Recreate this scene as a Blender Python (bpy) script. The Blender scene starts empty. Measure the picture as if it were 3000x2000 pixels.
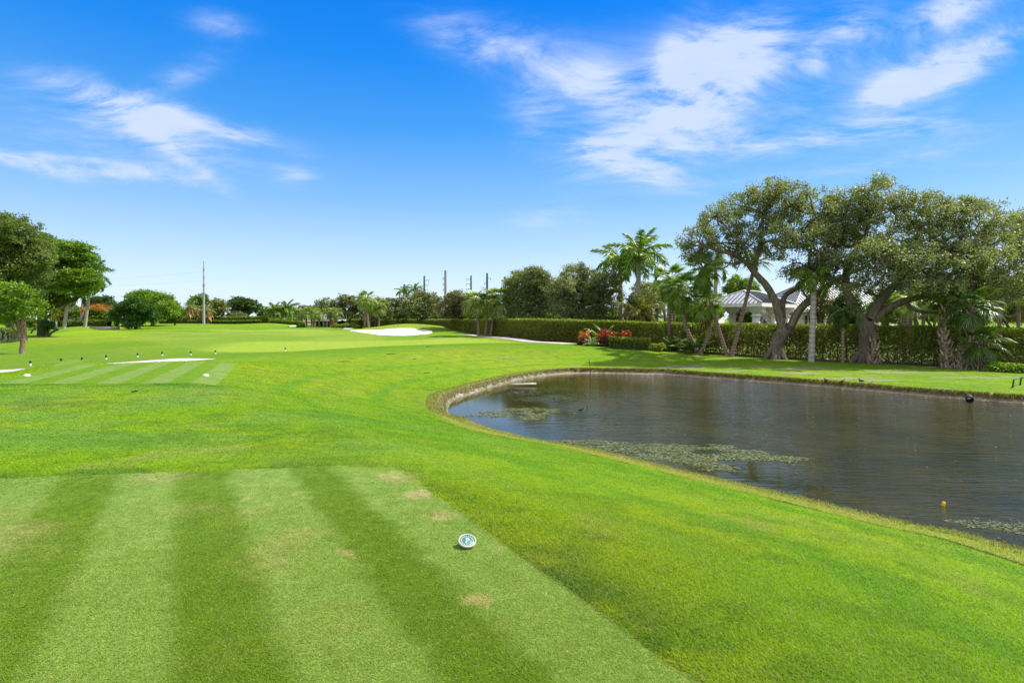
import bpy, math, random
import numpy as np
from mathutils import Vector, Matrix, Euler

scene = bpy.context.scene
COL = scene.collection
R = math.radians
rng = np.random.default_rng(7)
random.seed(7)

# ------------------------------------------------------------------ camera model
EYE = 1.70
F = 1667.0            # focal length in pixels of a 3000 px wide photograph (20 mm)
HOR = 932.0           # row of the horizon
PITCH = math.atan((1000.0 - HOR) / F)

def ray(px, py):
    u = (px - 1500.0) / F; v = (1000.0 - py) / F
    c, s = math.cos(PITCH), math.sin(PITCH)
    dy = c + v * s; dz = -s + v * c
    return u / dy, dz / dy            # x and z gained for one metre of depth

def P(px, py, d):
    a, b = ray(px, py)
    return np.array([a * d, d, EYE + b * d])

# ------------------------------------------------------------------ noise
def _hash(ix, iy, seed):
    h = (ix.astype(np.int64) * 374761393 + iy.astype(np.int64) * 668265263 + seed * 1442695041) & 0xFFFFFFFF
    h = ((h ^ (h >> 13)) * 1274126177) & 0xFFFFFFFF
    h = h ^ (h >> 16)
    return (h & 0xFFFFFF) / float(0xFFFFFF)

def vnoise(x, y, seed=0):
    x = np.asarray(x, float); y = np.asarray(y, float)
    ix = np.floor(x); iy = np.floor(y); fx = x - ix; fy = y - iy
    fx = fx * fx * (3 - 2 * fx); fy = fy * fy * (3 - 2 * fy)
    a = _hash(ix, iy, seed); b = _hash(ix + 1, iy, seed)
    c = _hash(ix, iy + 1, seed); d = _hash(ix + 1, iy + 1, seed)
    return (a * (1 - fx) + b * fx) * (1 - fy) + (c * (1 - fx) + d * fx) * fy

def fbm(x, y, seed=0, oct=4):
    t = 0; a = 0.5; f = 1.0; n = 0
    for k in range(oct):
        t = t + a * vnoise(np.asarray(x) * f + 17.3 * k, np.asarray(y) * f - 9.1 * k, seed + k); n += a
        a *= 0.5; f *= 2.03
    return t / n

def sstep(a, b, x):
    t = np.clip((np.asarray(x, float) - a) / (b - a), 0, 1)
    return t * t * (3 - 2 * t)

# ------------------------------------------------------------------ polygons
def poly_sd(x, y, poly):
    """signed distance to a polygon, negative inside"""
    x = np.asarray(x, float); y = np.asarray(y, float)
    d2 = np.full(x.shape, 1e18); inside = np.zeros(x.shape, bool)
    n = len(poly)
    for i in range(n):
        ax, ay = poly[i]; bx, by = poly[(i + 1) % n]
        ex, ey = bx - ax, by - ay
        wx, wy = x - ax, y - ay
        t = np.clip((wx * ex + wy * ey) / (ex * ex + ey * ey + 1e-12), 0, 1)
        d2 = np.minimum(d2, (wx - ex * t) ** 2 + (wy - ey * t) ** 2)
        c = ((ay > y) != (by > y))
        with np.errstate(divide='ignore', invalid='ignore'):
            xi = ax + (y - ay) * ex / (ey if abs(ey) > 1e-12 else 1e-12)
        inside ^= c & (x < xi)
    d = np.sqrt(d2)
    return np.where(inside, -d, d)

def smooth_poly(pts, n=6, closed=True):
    """Catmull-Rom through the points"""
    pts = [np.array(p, float) for p in pts]; out = []
    m = len(pts)
    for i in range(m if closed else m - 1):
        if closed:
            p0, p1, p2, p3 = pts[i - 1], pts[i], pts[(i + 1) % m], pts[(i + 2) % m]
        else:
            p0, p1, p2, p3 = pts[max(i - 1, 0)], pts[i], pts[i + 1], pts[min(i + 2, m - 1)]
        for k in range(n):
            t = k / n
            out.append(0.5 * ((2 * p1) + (-p0 + p2) * t + (2 * p0 - 5 * p1 + 4 * p2 - p3) * t * t + (-p0 + 3 * p1 - 3 * p2 + p3) * t ** 3))
    if not closed: out.append(pts[-1])
    return np.array(out)

# ------------------------------------------------------------------ terrain
WATER = -1.65
LIP = -1.41
def lipP(px, py, off=0.0):
    p = P(px, py, 1.0); d = (EYE - LIP) / (EYE - p[2]); return P(px, py, d)[:2]
def watP(px, py):
    p = P(px, py, 1.0); d = (EYE - WATER) / (EYE - p[2]); return P(px, py, d)[:2]
near_lip = [lipP(1300, 1206), lipP(1352, 1226), lipP(1420, 1250), lipP(1500, 1272), lipP(1600, 1293), lipP(1715, 1311), lipP(1850, 1342), lipP(2000, 1378),
            lipP(2300, 1448), lipP(2600, 1519), lipP(3000, 1612)]
near_shore = []
for i, p in enumerate(near_lip):                 # the water starts half a metre beyond the grass lip
    q0 = near_lip[max(i - 1, 0)]; q1 = near_lip[min(i + 1, len(near_lip) - 1)]
    t = (q1 - q0) / np.linalg.norm(q1 - q0)
    near_shore.append(p + 0.42 * np.array([-t[1], t[0]]))
far_shore = [watP(3000, 1182), watP(2900, 1175), watP(2750, 1164), watP(2600, 1151), watP(2400, 1133), watP(2200, 1117), watP(2050, 1106), watP(1960, 1098),
             watP(1880, 1096), watP(1700, 1094), watP(1600, 1102), watP(1500, 1122), watP(1400, 1152), watP(1330, 1180)]
POND = smooth_poly(near_shore + [(8.6, 4.0), (10.5, -1.0), (14, -7), (24, -9), (32, -2), (33, 10), (27, 19.0)] + far_shore, 5)

ctrl = []
def cw(x, y, z): ctrl.append((x, y, z))
def cp(px, py, d): ctrl.append(tuple(P(px, py, d)))
for x, y in [(-14, -8), (0, -8), (-16, 3), (-1, 2), (-7, 4), (-17, 10), (-8, 9), (-8, 14), (-16, 16), (-3, 9), (-7, 21), (-12, 22), (-12, 18)]: cw(x, y, 0)
cw(10, -12, -0.3); cw(-40, -10, -0.2); cw(-60, 20, -0.6); cw(-3, 16, -0.12); cw(-2, 24, -0.3)
for x, y, z in [(-19.5, 23, -0.42), (-18, 29, -0.55), (-26, 20, -0.5), (-15, 36, -0.6), (-4, 32, -0.5), (-12, 28.5, -0.5), (4, 42, -0.5), (-30, 30, -0.6)]: cw(x, y, z)
for a in [(500, 1010, 50), (720, 1030, 41), (1230, 1008, 50), (1000, 985, 70), (800, 968, 92), (600, 962, 102), (450, 957, 118), (700, 957, 120),
          (560, 948, 138), (760, 946, 140), (650, 953, 138), (900, 958, 135), (1000, 961, 118), (400, 976, 85), (250, 964, 108), (100, 986, 74), (0, 1012, 48),
          (0, 965, 110), (1600, 1003, 52), (1480, 987, 64), (1400, 980, 73), (1300, 971, 88), (2000, 1030, 44), (2200, 1044, 41), (2400, 1056, 38.5),
          (2700, 1069, 36.5), (3000, 1080, 35.5), (3300, 1086, 35), (1800, 1013, 48), (1700, 1050, 40)]: cp(*a)
for x, y, z in [(40, 70, -0.9), (70, 60, -1.0), (20, 80, -0.7), (50, 120, -0.7), (0, 170, -0.6), (-60, 170, -0.5), (-120, 120, -0.4), (-120, 60, -0.5),
                (-50, 155, -0.4), (-20, 200, -0.6), (60, 20, -1.1), (60, -10, -0.8), (30, -20, -0.6), (-150, 200, -0.5), (120, 200, -0.6), (120, 60, -0.8), (0, -60, -0.2)]: cw(x, y, z)
_c = np.array(ctrl)
def _tps_k(r2): return 0.5 * r2 * np.log(r2 + 1e-9)
def _tps():
    n = len(_c); S = 50.0
    X = _c[:, :2] / S
    K = _tps_k(((X[:, None] - X[None]) ** 2).sum(-1)) + np.eye(n) * 0.004
    Pm = np.c_[np.ones(n), X]
    A = np.block([[K, Pm], [Pm.T, np.zeros((3, 3))]])
    return X, np.linalg.solve(A, np.r_[_c[:, 2], 0, 0, 0]), S
_TX, _TW, _TS = _tps()

TEE2 = np.array([(-7.8, 14.9), (-10.8, 22.2), (-13.2, 22.4), (-15.3, 20.8), (-16.9, 22.2), (-18.0, 23.2), (-16.6, 20.6), (-14.7, 18.0), (-13.9, 14.7)])
BUNKER_C = P(1182, 955, 88.5)[:2]
def base_height(x, y):
    sh = x.shape; q = np.c_[x.ravel(), y.ravel()] / _TS
    out = np.full(len(q), _TW[-3]) + q @ _TW[-2:]
    for i in range(len(_TX)):
        d2 = (q[:, 0] - _TX[i, 0]) ** 2 + (q[:, 1] - _TX[i, 1]) ** 2
        out += _TW[i] * _tps_k(d2)
    out = out.reshape(sh)
    r = np.hypot(x, y - 20)
    k = sstep(140, 230, r)
    out = out * (1 - k) - 0.6 * k
    # mound behind the bunker
    out = out + 1.05 * np.exp(-((x - BUNKER_C[0]) / 4.6) ** 2 / 2 - ((y - BUNKER_C[1]) / 3.6) ** 2 / 2)
    out = out + 0.35 * np.exp(-((x - BUNKER_C[0] - 8) / 5) ** 2 / 2 - ((y - BUNKER_C[1] + 1) / 5) ** 2 / 2)
    t2 = sstep(1.5, 0.1, poly_sd(x, y, TEE2)) * (y > 12)
    out = out * (1 - t2)
    und = (fbm(x / 11.0, y / 9.0, 31, 3) - 0.5) * (0.26 + 0.5 * sstep(50, 70, y) * sstep(150, 125, y) * (np.hypot(x - BUNKER_C[0], y - BUNKER_C[1]) > 16))
    out = out + und * sstep(30, 50, y) * (1 - k)
    return out

def height(x, y):
    x = np.atleast_1d(np.asarray(x, float)); y = np.atleast_1d(np.asarray(y, float))
    b = base_height(x, y)
    near = (x > -14) & (x < 46) & (y > -24) & (y < 52)
    z = b.copy()
    if near.any():
        xx, yy = x[near], y[near]
        sd = poly_sd(xx, yy, POND)
        W = 6.6 + 3.0 * sstep(10, 28, yy)
        t = np.clip((sd - 0.42) / W, 0, 1)
        up = LIP + (b[near] - LIP) * (1 - (1 - t) ** 1.22)
        jag = (fbm(xx * 2.7 + yy * .9, yy * 2.7 - xx * .8, 5, 3) - 0.5) * 0.10
        bank = WATER - 0.04 + (LIP - WATER + 0.04) * sstep(0.12, 0.42, sd + jag) + 0.07 * sstep(-0.3, 0.15, sd) - 0.03
        floor_ = WATER - 0.05 - 0.5 * sstep(0.0, 2.5, -sd)
        zz = np.where(sd > 0.42, up, np.where(sd > -0.25, np.minimum(bank, up), floor_))
        zz = np.where((sd > 0.42) & (sd < 0.7), np.maximum(zz, LIP), zz)
        z[near] = zz
    return z

def hz(x, y): return float(height(x, y)[0])

def G(px, py, dmin=2.0, dmax=400.0):
    """first point of the ground met by the line of sight"""
    a, b = ray(px, py)
    d = np.exp(np.linspace(math.log(dmin), math.log(dmax), 2600))
    zz = height(a * d, d)
    under = np.nonzero(EYE + b * d < zz)[0]
    k = under[0] if len(under) else len(d) - 1
    dd = d[k]
    return np.array([a * dd, dd, float(height(a * dd, dd)[0])])

# ------------------------------------------------------------------ mesh building
class MB:
    def __init__(s): s.v = []; s.f = []; s.c = []; s.n = 0
    def add(s, verts, faces, col=None):
        verts = np.asarray(verts, float).reshape(-1, 3); faces = np.asarray(faces, int)
        if len(faces) == 0: return s
        s.v.append(verts); s.f.append(faces + s.n); s.n += len(verts)
        if col is None: col = (0.5, 0.5, 0.5)
        col = np.asarray(col, float)
        if col.ndim == 1: col = np.broadcast_to(col, (len(faces), 3))
        s.c.append(col); return s
    def build(s, name, mat, parent=None, origin=(0, 0, 0), smooth=False, colored=True):
        me = bpy.data.meshes.new(name)
        V = np.concatenate(s.v) - np.asarray(origin, float)
        me.vertices.add(len(V)); me.vertices.foreach_set('co', V.astype(np.float32).ravel())
        tot = np.concatenate([np.full(len(f), f.shape[1]) for f in s.f])
        idx = np.concatenate([f.ravel() for f in s.f])
        me.loops.add(len(idx)); me.loops.foreach_set('vertex_index', idx.astype(np.int32))
        me.polygons.add(len(tot))
        me.polygons.foreach_set('loop_start', np.r_[0, np.cumsum(tot)[:-1]].astype(np.int32))
        if smooth: me.polygons.foreach_set('use_smooth', np.ones(len(tot), bool))
        me.update(calc_edges=True)
        if colored:
            at = me.attributes.new('col', 'FLOAT_COLOR', 'FACE')
            c = np.concatenate(s.c); at.data.foreach_set('color', np.c_[c, np.ones(len(c))].astype(np.float32).ravel())
        me.validate(); me.materials.append(mat)
        o = bpy.data.objects.new(name, me); COL.objects.link(o)
        if parent is None: o.location = origin
        else: o.parent = parent
        return o

def box(mb, lo, hi, col=None, rot=0.0, piv=(0, 0)):
    x0, y0, z0 = lo; x1, y1, z1 = hi
    v = np.array([[x0, y0, z0], [x1, y0, z0], [x1, y1, z0], [x0, y1, z0], [x0, y0, z1], [x1, y0, z1], [x1, y1, z1], [x0, y1, z1]], float)
    if rot:
        c, s = math.cos(rot), math.sin(rot); q = v[:, :2] - piv
        v[:, :2] = np.c_[q[:, 0] * c - q[:, 1] * s, q[:, 0] * s + q[:, 1] * c] + piv
    mb.add(v, [[0, 3, 2, 1], [4, 5, 6, 7], [0, 1, 5, 4], [1, 2, 6, 5], [2, 3, 7, 6], [3, 0, 4, 7]], col); return mb

def tube(mb, path, rad, n=8, col=None, wob=0.0, cap=True):
    path = np.asarray(path, float); m = len(path)
    rad = np.broadcast_to(np.asarray(rad, float), (m,))
    t = np.gradient(path, axis=0); t /= np.linalg.norm(t, axis=1)[:, None] + 1e-9
    a = np.array([1.0, 0, 0]) if abs(t[0][0]) < 0.8 else np.array([0, 1.0, 0])
    ang = np.arange(n) * 2 * math.pi / n; V = []
    for i in range(m):
        a = a - t[i] * (a @ t[i]); a /= np.linalg.norm(a) + 1e-9
        b = np.cross(t[i], a)
        rr = rad[i] * (1 + (rng.uniform(-wob, wob, n) if wob else 0))
        V.append(path[i] + (np.cos(ang) * rr)[:, None] * a + (np.sin(ang) * rr)[:, None] * b)
    V = np.concatenate(V); Fs = []
    for i in range(m - 1):
        k = np.arange(n); k2 = (k + 1) % n
        Fs.append(np.c_[i * n + k, i * n + k2, (i + 1) * n + k2, (i + 1) * n + k])
    mb.add(V, np.concatenate(Fs), col)
    if cap:
        for i0, c, flip in ((0, path[0], 1), ((m - 1) * n, path[-1], 0)):
            k = np.arange(n); k2 = (k + 1) % n
            vv = np.r_[V[i0:i0 + n], [c]]
            mb.add(vv, np.c_[k2, k, np.full(n, n)] if flip else np.c_[k, k2, np.full(n, n)], col)
    return mb

def lathe(mb, prof, n=20, center=(0, 0, 0), col=None):
    prof = np.asarray(prof, float); ang = np.arange(n) * 2 * math.pi / n
    V = np.concatenate([np.c_[np.cos(ang) * r, np.sin(ang) * r, np.full(n, z)] for r, z in prof]) + np.asarray(center, float)
    k = np.arange(n); k2 = (k + 1) % n
    for i in range(len(prof) - 1):
        pass
    mb.add(V, np.concatenate([np.c_[i * n + k, i * n + k2, (i + 1) * n + k2, (i + 1) * n + k] for i in range(len(prof) - 1)]), col)
    return mb

def bezier(pts, n=10):
    return smooth_poly(pts, n, closed=False)

def unit(v): return v / (np.linalg.norm(v, axis=-1, keepdims=True) + 1e-9)

def leaves(mb, pts, L, W, cols, up=0.0, axis=None):
    """diamond leaves at pts, random orientation (up: pull of the normals to the sky; axis: preferred long axis)"""
    n = len(pts)
    nr = unit(rng.normal(size=(n, 3)) + np.array([0, 0, up]))
    u = rng.normal(size=(n, 3)) if axis is None else axis + rng.normal(size=(n, 3)) * 0.35
    u = unit(u - nr * (u * nr).sum(1, keepdims=True)); w = np.cross(nr, u)
    l = (L * rng.uniform(0.6, 1.25, n))[:, None]; ww = (W * rng.uniform(0.7, 1.2, n))[:, None]
    V = np.stack([pts + u * l, pts + w * ww + nr * ww * 0.3, pts - u * l, pts - w * ww + nr * ww * 0.3], 1).reshape(-1, 3)
    mb.add(V, np.arange(4 * n).reshape(n, 4), cols); return mb

def pal(n, cols, wts=None, jit=0.22):
    cols = np.array(cols, float)
    i = rng.choice(len(cols), n, p=None if wts is None else np.array(wts) / sum(wts))
    return cols[i] * (1 + rng.uniform(-jit, jit, (n, 1))) * (1 + rng.uniform(-0.06, 0.06, (n, 3)))

# ------------------------------------------------------------------ things
def tag(o, label, cat, group=None, kind=None):
    if label: o['label'] = label
    if cat: o['category'] = cat
    if group: o['group'] = group
    if kind: o['kind'] = kind
    return o
def thing(name, label, cat, loc, group=None, rotz=0.0):
    o = bpy.data.objects.new(name, None); COL.objects.link(o); o.empty_display_size = 0.3
    o.location = [float(a) for a in loc]; o.rotation_euler = (0, 0, rotz)
    return tag(o, label, cat, group)
def struct(o): o['kind'] = 'structure'; return o
def part_copy(src, parent, loc=(0, 0, 0), rot=(0, 0, 0), sc=1.0):
    c = src.copy(); COL.objects.link(c); c.parent = parent
    c.location = loc; c.rotation_euler = rot; c.scale = (sc, sc, sc) if np.isscalar(sc) else sc
    return c
def dup(root, loc, rotz, label, scale=1.0):
    r = root.copy(); COL.objects.link(r); r.location = [float(a) for a in loc]; r.rotation_euler = (0, 0, rotz); r['label'] = label
    r.scale = (scale,) * 3 if np.isscalar(scale) else scale
    for ch in list(root.children):
        c = ch.copy(); COL.objects.link(c); c.parent = r
        for g in ch.children:
            d = g.copy(); COL.objects.link(d); d.parent = c
    return r
# ------------------------------------------------------------------ materials
def newmat(name):
    m = bpy.data.materials.new(name); m.use_nodes = True
    nt = m.node_tree; nt.nodes.clear()
    out = nt.nodes.new('ShaderNodeOutputMaterial')
    return m, nt, out
def nd(nt, t, **kw):
    n = nt.nodes.new(t)
    for k, v in kw.items(): setattr(n, k, v)
    return n
def setin(n, **kw):
    for k, v in kw.items(): n.inputs[k.replace('_', ' ')].default_value = v
def principled(nt, out, rough=0.6, spec=0.3, metal=0.0):
    b = nd(nt, 'ShaderNodeBsdfPrincipled')
    b.inputs['Roughness'].default_value = rough; b.inputs['Specular IOR Level'].default_value = spec; b.inputs['Metallic'].default_value = metal
    nt.links.new(b.outputs[0], out.inputs['Surface']); return b
def noise(nt, scale, detail=4, rough=0.55, vec=None):
    n = nd(nt, 'ShaderNodeTexNoise'); n.inputs['Scale'].default_value = scale; n.inputs['Detail'].default_value = detail; n.inputs['Roughness'].default_value = rough
    if vec is not None: nt.links.new(vec, n.inputs['Vector'])
    return n
def ramp(nt, fac, stops):
    r = nd(nt, 'ShaderNodeValToRGB'); el = r.color_ramp.elements
    while len(el) < len(stops): el.new(0.5)
    for e, (p, c) in zip(el, stops):
        e.position = p; e.color = (*c, 1) if len(c) == 3 else c
    nt.links.new(fac, r.inputs[0]); return r
def mixrgb(nt, mode, fac, a, b):
    m = nd(nt, 'ShaderNodeMix', data_type='RGBA', blend_type=mode)
    for s, v in ((0, fac), (6, a), (7, b)):
        if isinstance(v, (int, float)): m.inputs[s].default_value = v
        elif isinstance(v, tuple): m.inputs[s].default_value = (*v, 1)
        else: nt.links.new(v, m.inputs[s])
    return m.outputs[2]
def mth(nt, op, a, b=None, c=None):
    m = nd(nt, 'ShaderNodeMath', operation=op)
    for i, v in enumerate((a, b, c)):
        if v is None: continue
        if isinstance(v, (int, float)): m.inputs[i].default_value = v
        else: nt.links.new(v, m.inputs[i])
    return m.outputs[0]
def bump(nt, h, strength, dist, b):
    n = nd(nt, 'ShaderNodeBump'); n.inputs['Strength'].default_value = strength; n.inputs['Distance'].default_value = dist
    nt.links.new(h, n.inputs['Height']); nt.links.new(n.outputs[0], b.inputs['Normal']); return n

def leaf_mat(name, trans=0.4, rough=0.5, spec=0.3, warm=(1.15, 1.25, 0.5)):
    m, nt, out = newmat(name)
    at = nd(nt, 'ShaderNodeAttribute', attribute_name='col')
    b = nd(nt, 'ShaderNodeBsdfPrincipled'); b.inputs['Roughness'].default_value = rough; b.inputs['Specular IOR Level'].default_value = spec
    nt.links.new(at.outputs['Color'], b.inputs['Base Color'])
    t = nd(nt, 'ShaderNodeBsdfTranslucent')
    nt.links.new(mixrgb(nt, 'MULTIPLY', 1.0, at.outputs['Color'], warm), t.inputs['Color'])
    mx = nd(nt, 'ShaderNodeMixShader'); mx.inputs[0].default_value = trans
    nt.links.new(b.outputs[0], mx.inputs[1]); nt.links.new(t.outputs[0], mx.inputs[2]); nt.links.new(mx.outputs[0], out.inputs['Surface'])
    return m
M_leaf = leaf_mat('leaf', 0.5, 0.42, 0.5)
M_frond = leaf_mat('palm_leaf', 0.35, 0.35, 0.5)
M_blade = leaf_mat('grass_blade', 0.45, 0.55, 0.15, (1.05, 1.1, 0.8))

def attr_mat(name, rough=0.8, spec=0.2, nscale=None, namp=0.25, bscale=None, bstr=0.3, bdist=0.02, metal=0.0):
    m, nt, out = newmat(name); b = principled(nt, out, rough, spec, metal)
    at = nd(nt, 'ShaderNodeAttribute', attribute_name='col'); c = at.outputs['Color']
    tc = nd(nt, 'ShaderNodeTexCoord')
    if nscale:
        n = noise(nt, nscale, 5, 0.6, tc.outputs['Object'])
        r = ramp(nt, n.outputs[0], [(0.25, (1 - namp,) * 3), (0.75, (1 + namp,) * 3)])
        c = mixrgb(nt, 'MULTIPLY', 1.0, c, r.outputs[0])
    nt.links.new(c, b.inputs['Base Color'])
    if bscale:
        n2 = noise(nt, bscale, 5, 0.65, tc.outputs['Object']); bump(nt, n2.outputs[0], bstr, bdist, b)
    return m
M_solid = attr_mat('painted', 0.6, 0.3, 6, 0.06)
M_dead = attr_mat('dead_palm', 0.9, 0.1, 8, 0.3)
M_stone = attr_mat('stone', 0.85, 0.2, 3.0, 0.22, 20, 0.3, 0.02)
M_path = attr_mat('concrete', 0.85, 0.2, 1.2, 0.10, 40, 0.2, 0.01)
M_tile = attr_mat('roof_tile', 0.8, 0.2, 2.0, 0.2)
M_metal = attr_mat('metal', 0.45, 0.5, 4, 0.08)

def bark_mat(name, c0, c1, scale=7, stretch=0.25, bstr=0.7, bdist=0.03):
    m, nt, out = newmat(name); b = principled(nt, out, 0.9, 0.12)
    tc = nd(nt, 'ShaderNodeTexCoord'); mp = nd(nt, 'ShaderNodeMapping'); mp.inputs['Scale'].default_value = (1, 1, stretch)
    nt.links.new(tc.outputs['Object'], mp.inputs['Vector'])
    n = noise(nt, scale, 6, 0.65, mp.outputs[0]); n2 = noise(nt, 0.9, 3, 0.5, tc.outputs['Object'])
    r = ramp(nt, n.outputs[0], [(0.3, c0), (0.7, c1)])
    r2 = ramp(nt, n2.outputs[0], [(0.3, (0.7, 0.72, 0.66)), (0.7, (1.2, 1.15, 1.1))])
    nt.links.new(mixrgb(nt, 'MULTIPLY', 1.0, r.outputs[0], r2.outputs[0]), b.inputs['Base Color'])
    bump(nt, n.outputs[0], bstr, bdist, b); return m
M_oakbark = bark_mat('oak_bark', (0.075, 0.06, 0.045), (0.27, 0.22, 0.175), 9, 0.3)
M_darkbark = bark_mat('dark_bark', (0.05, 0.038, 0.028), (0.15, 0.115, 0.085), 8, 0.3)
M_palebark = bark_mat('pale_bark', (0.17, 0.12, 0.085), (0.34, 0.25, 0.18), 8, 0.4)
M_mossbark = bark_mat('mossy_bark', (0.04, 0.035, 0.022), (0.14, 0.125, 0.07), 8, 0.3)

def palm_bark(name, c0, c1, ring=9.0):
    m, nt, out = newmat(name); b = principled(nt, out, 0.85, 0.15)
    tc = nd(nt, 'ShaderNodeTexCoord'); n = noise(nt, 5, 4, 0.6, tc.outputs['Object'])
    w = nd(nt, 'ShaderNodeTexWave', wave_type='BANDS', bands_direction='Z'); w.inputs['Scale'].default_value = ring / 6.0; w.inputs['Distortion'].default_value = 1.2; w.inputs['Detail'].default_value = 2
    nt.links.new(tc.outputs['Object'], w.inputs['Vector'])
    f = mth(nt, 'ADD', mth(nt, 'MULTIPLY', n.outputs[0], 0.75), mth(nt, 'MULTIPLY', w.outputs['Fac'], 0.3))
    r = ramp(nt, f, [(0.25, c0), (0.75, c1)]); nt.links.new(r.outputs[0], b.inputs['Base Color'])
    bump(nt, f, 0.5, 0.03, b); return m
M_palm = palm_bark('palm_bark', (0.10, 0.065, 0.045), (0.30, 0.21, 0.155))
M_royal = palm_bark('royal_palm_bark', (0.24, 0.21, 0.175), (0.46, 0.41, 0.36), 6)

# ground: turf colour laid out by mowing zone, broken up by fine procedural variation
def ground_mat():
    m, nt, out = newmat('turf'); b = principled(nt, out, 0.85, 0.08)
    at = nd(nt, 'ShaderNodeAttribute', attribute_name='col'); tc = nd(nt, 'ShaderNodeTexCoord')
    c = at.outputs['Color']
    n1 = noise(nt, 60, 3, 0.7, tc.outputs['Object']); n2 = noise(nt, 10, 6, 0.72, tc.outputs['Object']); n3 = noise(nt, 2.2, 9, 0.72, tc.outputs['Object'])
    for n, lo, hi in ((n1, (0.66, 0.72, 0.55), (1.34, 1.26, 1.6)), (n2, (0.62, 0.70, 0.6), (1.38, 1.26, 1.6)), (n3, (0.74, 0.82, 0.7), (1.26, 1.16, 1.5))):
        r = ramp(nt, n.outputs[0], [(0.28, lo), (0.72, hi)]); c = mixrgb(nt, 'MULTIPLY', 1.0, c, r.outputs[0])
    nt.links.new(c, b.inputs['Base Color'])
    h = mth(nt, 'ADD', mth(nt, 'MULTIPLY', n1.outputs[0], 0.5), n2.outputs[0])
    bump(nt, h, 0.55, 0.05, b)
    return m
M_turf = ground_mat()

def sand_mat():
    m, nt, out = newmat('bunker_sand'); b = principled(nt, out, 0.9, 0.1)
    tc = nd(nt, 'ShaderNodeTexCoord'); n = noise(nt, 1.5, 6, 0.6, tc.outputs['Object'])
    r = ramp(nt, n.outputs[0], [(0.3, (0.66, 0.63, 0.60)), (0.7, (0.80, 0.78, 0.75))]); nt.links.new(r.outputs[0], b.inputs['Base Color'])
    bump(nt, n.outputs[0], 0.4, 0.05, b); return m
M_sand = sand_mat()

def water_mat():
    m, nt, out = newmat('pond_water'); b = principled(nt, out, 0.045, 0.5)
    b.inputs['IOR'].default_value = 1.33
    tc = nd(nt, 'ShaderNodeTexCoord'); ob = tc.outputs['Object']
    n0 = noise(nt, 0.5, 4, 0.6, ob)
    r = ramp(nt, n0.outputs[0], [(0.35, (0.024, 0.025, 0.006)), (0.75, (0.050, 0.042, 0.011))]); nt.links.new(r.outputs[0], b.inputs['Base Color'])
    mp = nd(nt, 'ShaderNodeMapping'); mp.inputs['Rotation'].default_value = (0, 0, R(12)); mp.inputs['Scale'].default_value = (0.5, 2.3, 1)
    nt.links.new(ob, mp.inputs['Vector'])
    w1 = noise(nt, 1.9, 3, 0.6, mp.outputs[0]); w2 = noise(nt, 7.0, 2, 0.6, mp.outputs[0])
    h = mth(nt, 'ADD', w1.outputs[0], mth(nt, 'MULTIPLY', w2.outputs[0], 0.30))
    # sheltered, calm water in the western bay and inside the weed, breeze over the open part
    wv = nd(nt, 'ShaderNodeAttribute', attribute_name='wave')
    bm = bump(nt, mth(nt, 'MULTIPLY', h, wv.outputs['Fac']), 0.8, 0.060, b)
    return m
M_water = water_mat()

def glass_mat():
    m, nt, out = newmat('window_glass'); b = principled(nt, out, 0.06, 0.5)
    b.inputs['Base Color'].default_value = (0.03, 0.035, 0.04, 1); return m
M_glass = glass_mat()

def roofmetal():
    m, nt, out = newmat('standing_seam_metal'); b = principled(nt, out, 0.55, 0.4, 0.1)
    tc = nd(nt, 'ShaderNodeTexCoord'); n = noise(nt, 0.8, 3, 0.5, tc.outputs['Object'])
    r = ramp(nt, n.outputs[0], [(0.3, (0.36, 0.38, 0.41)), (0.7, (0.46, 0.48, 0.50))]); nt.links.new(r.outputs[0], b.inputs['Base Color']); return m
M_roof = roofmetal()

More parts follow.
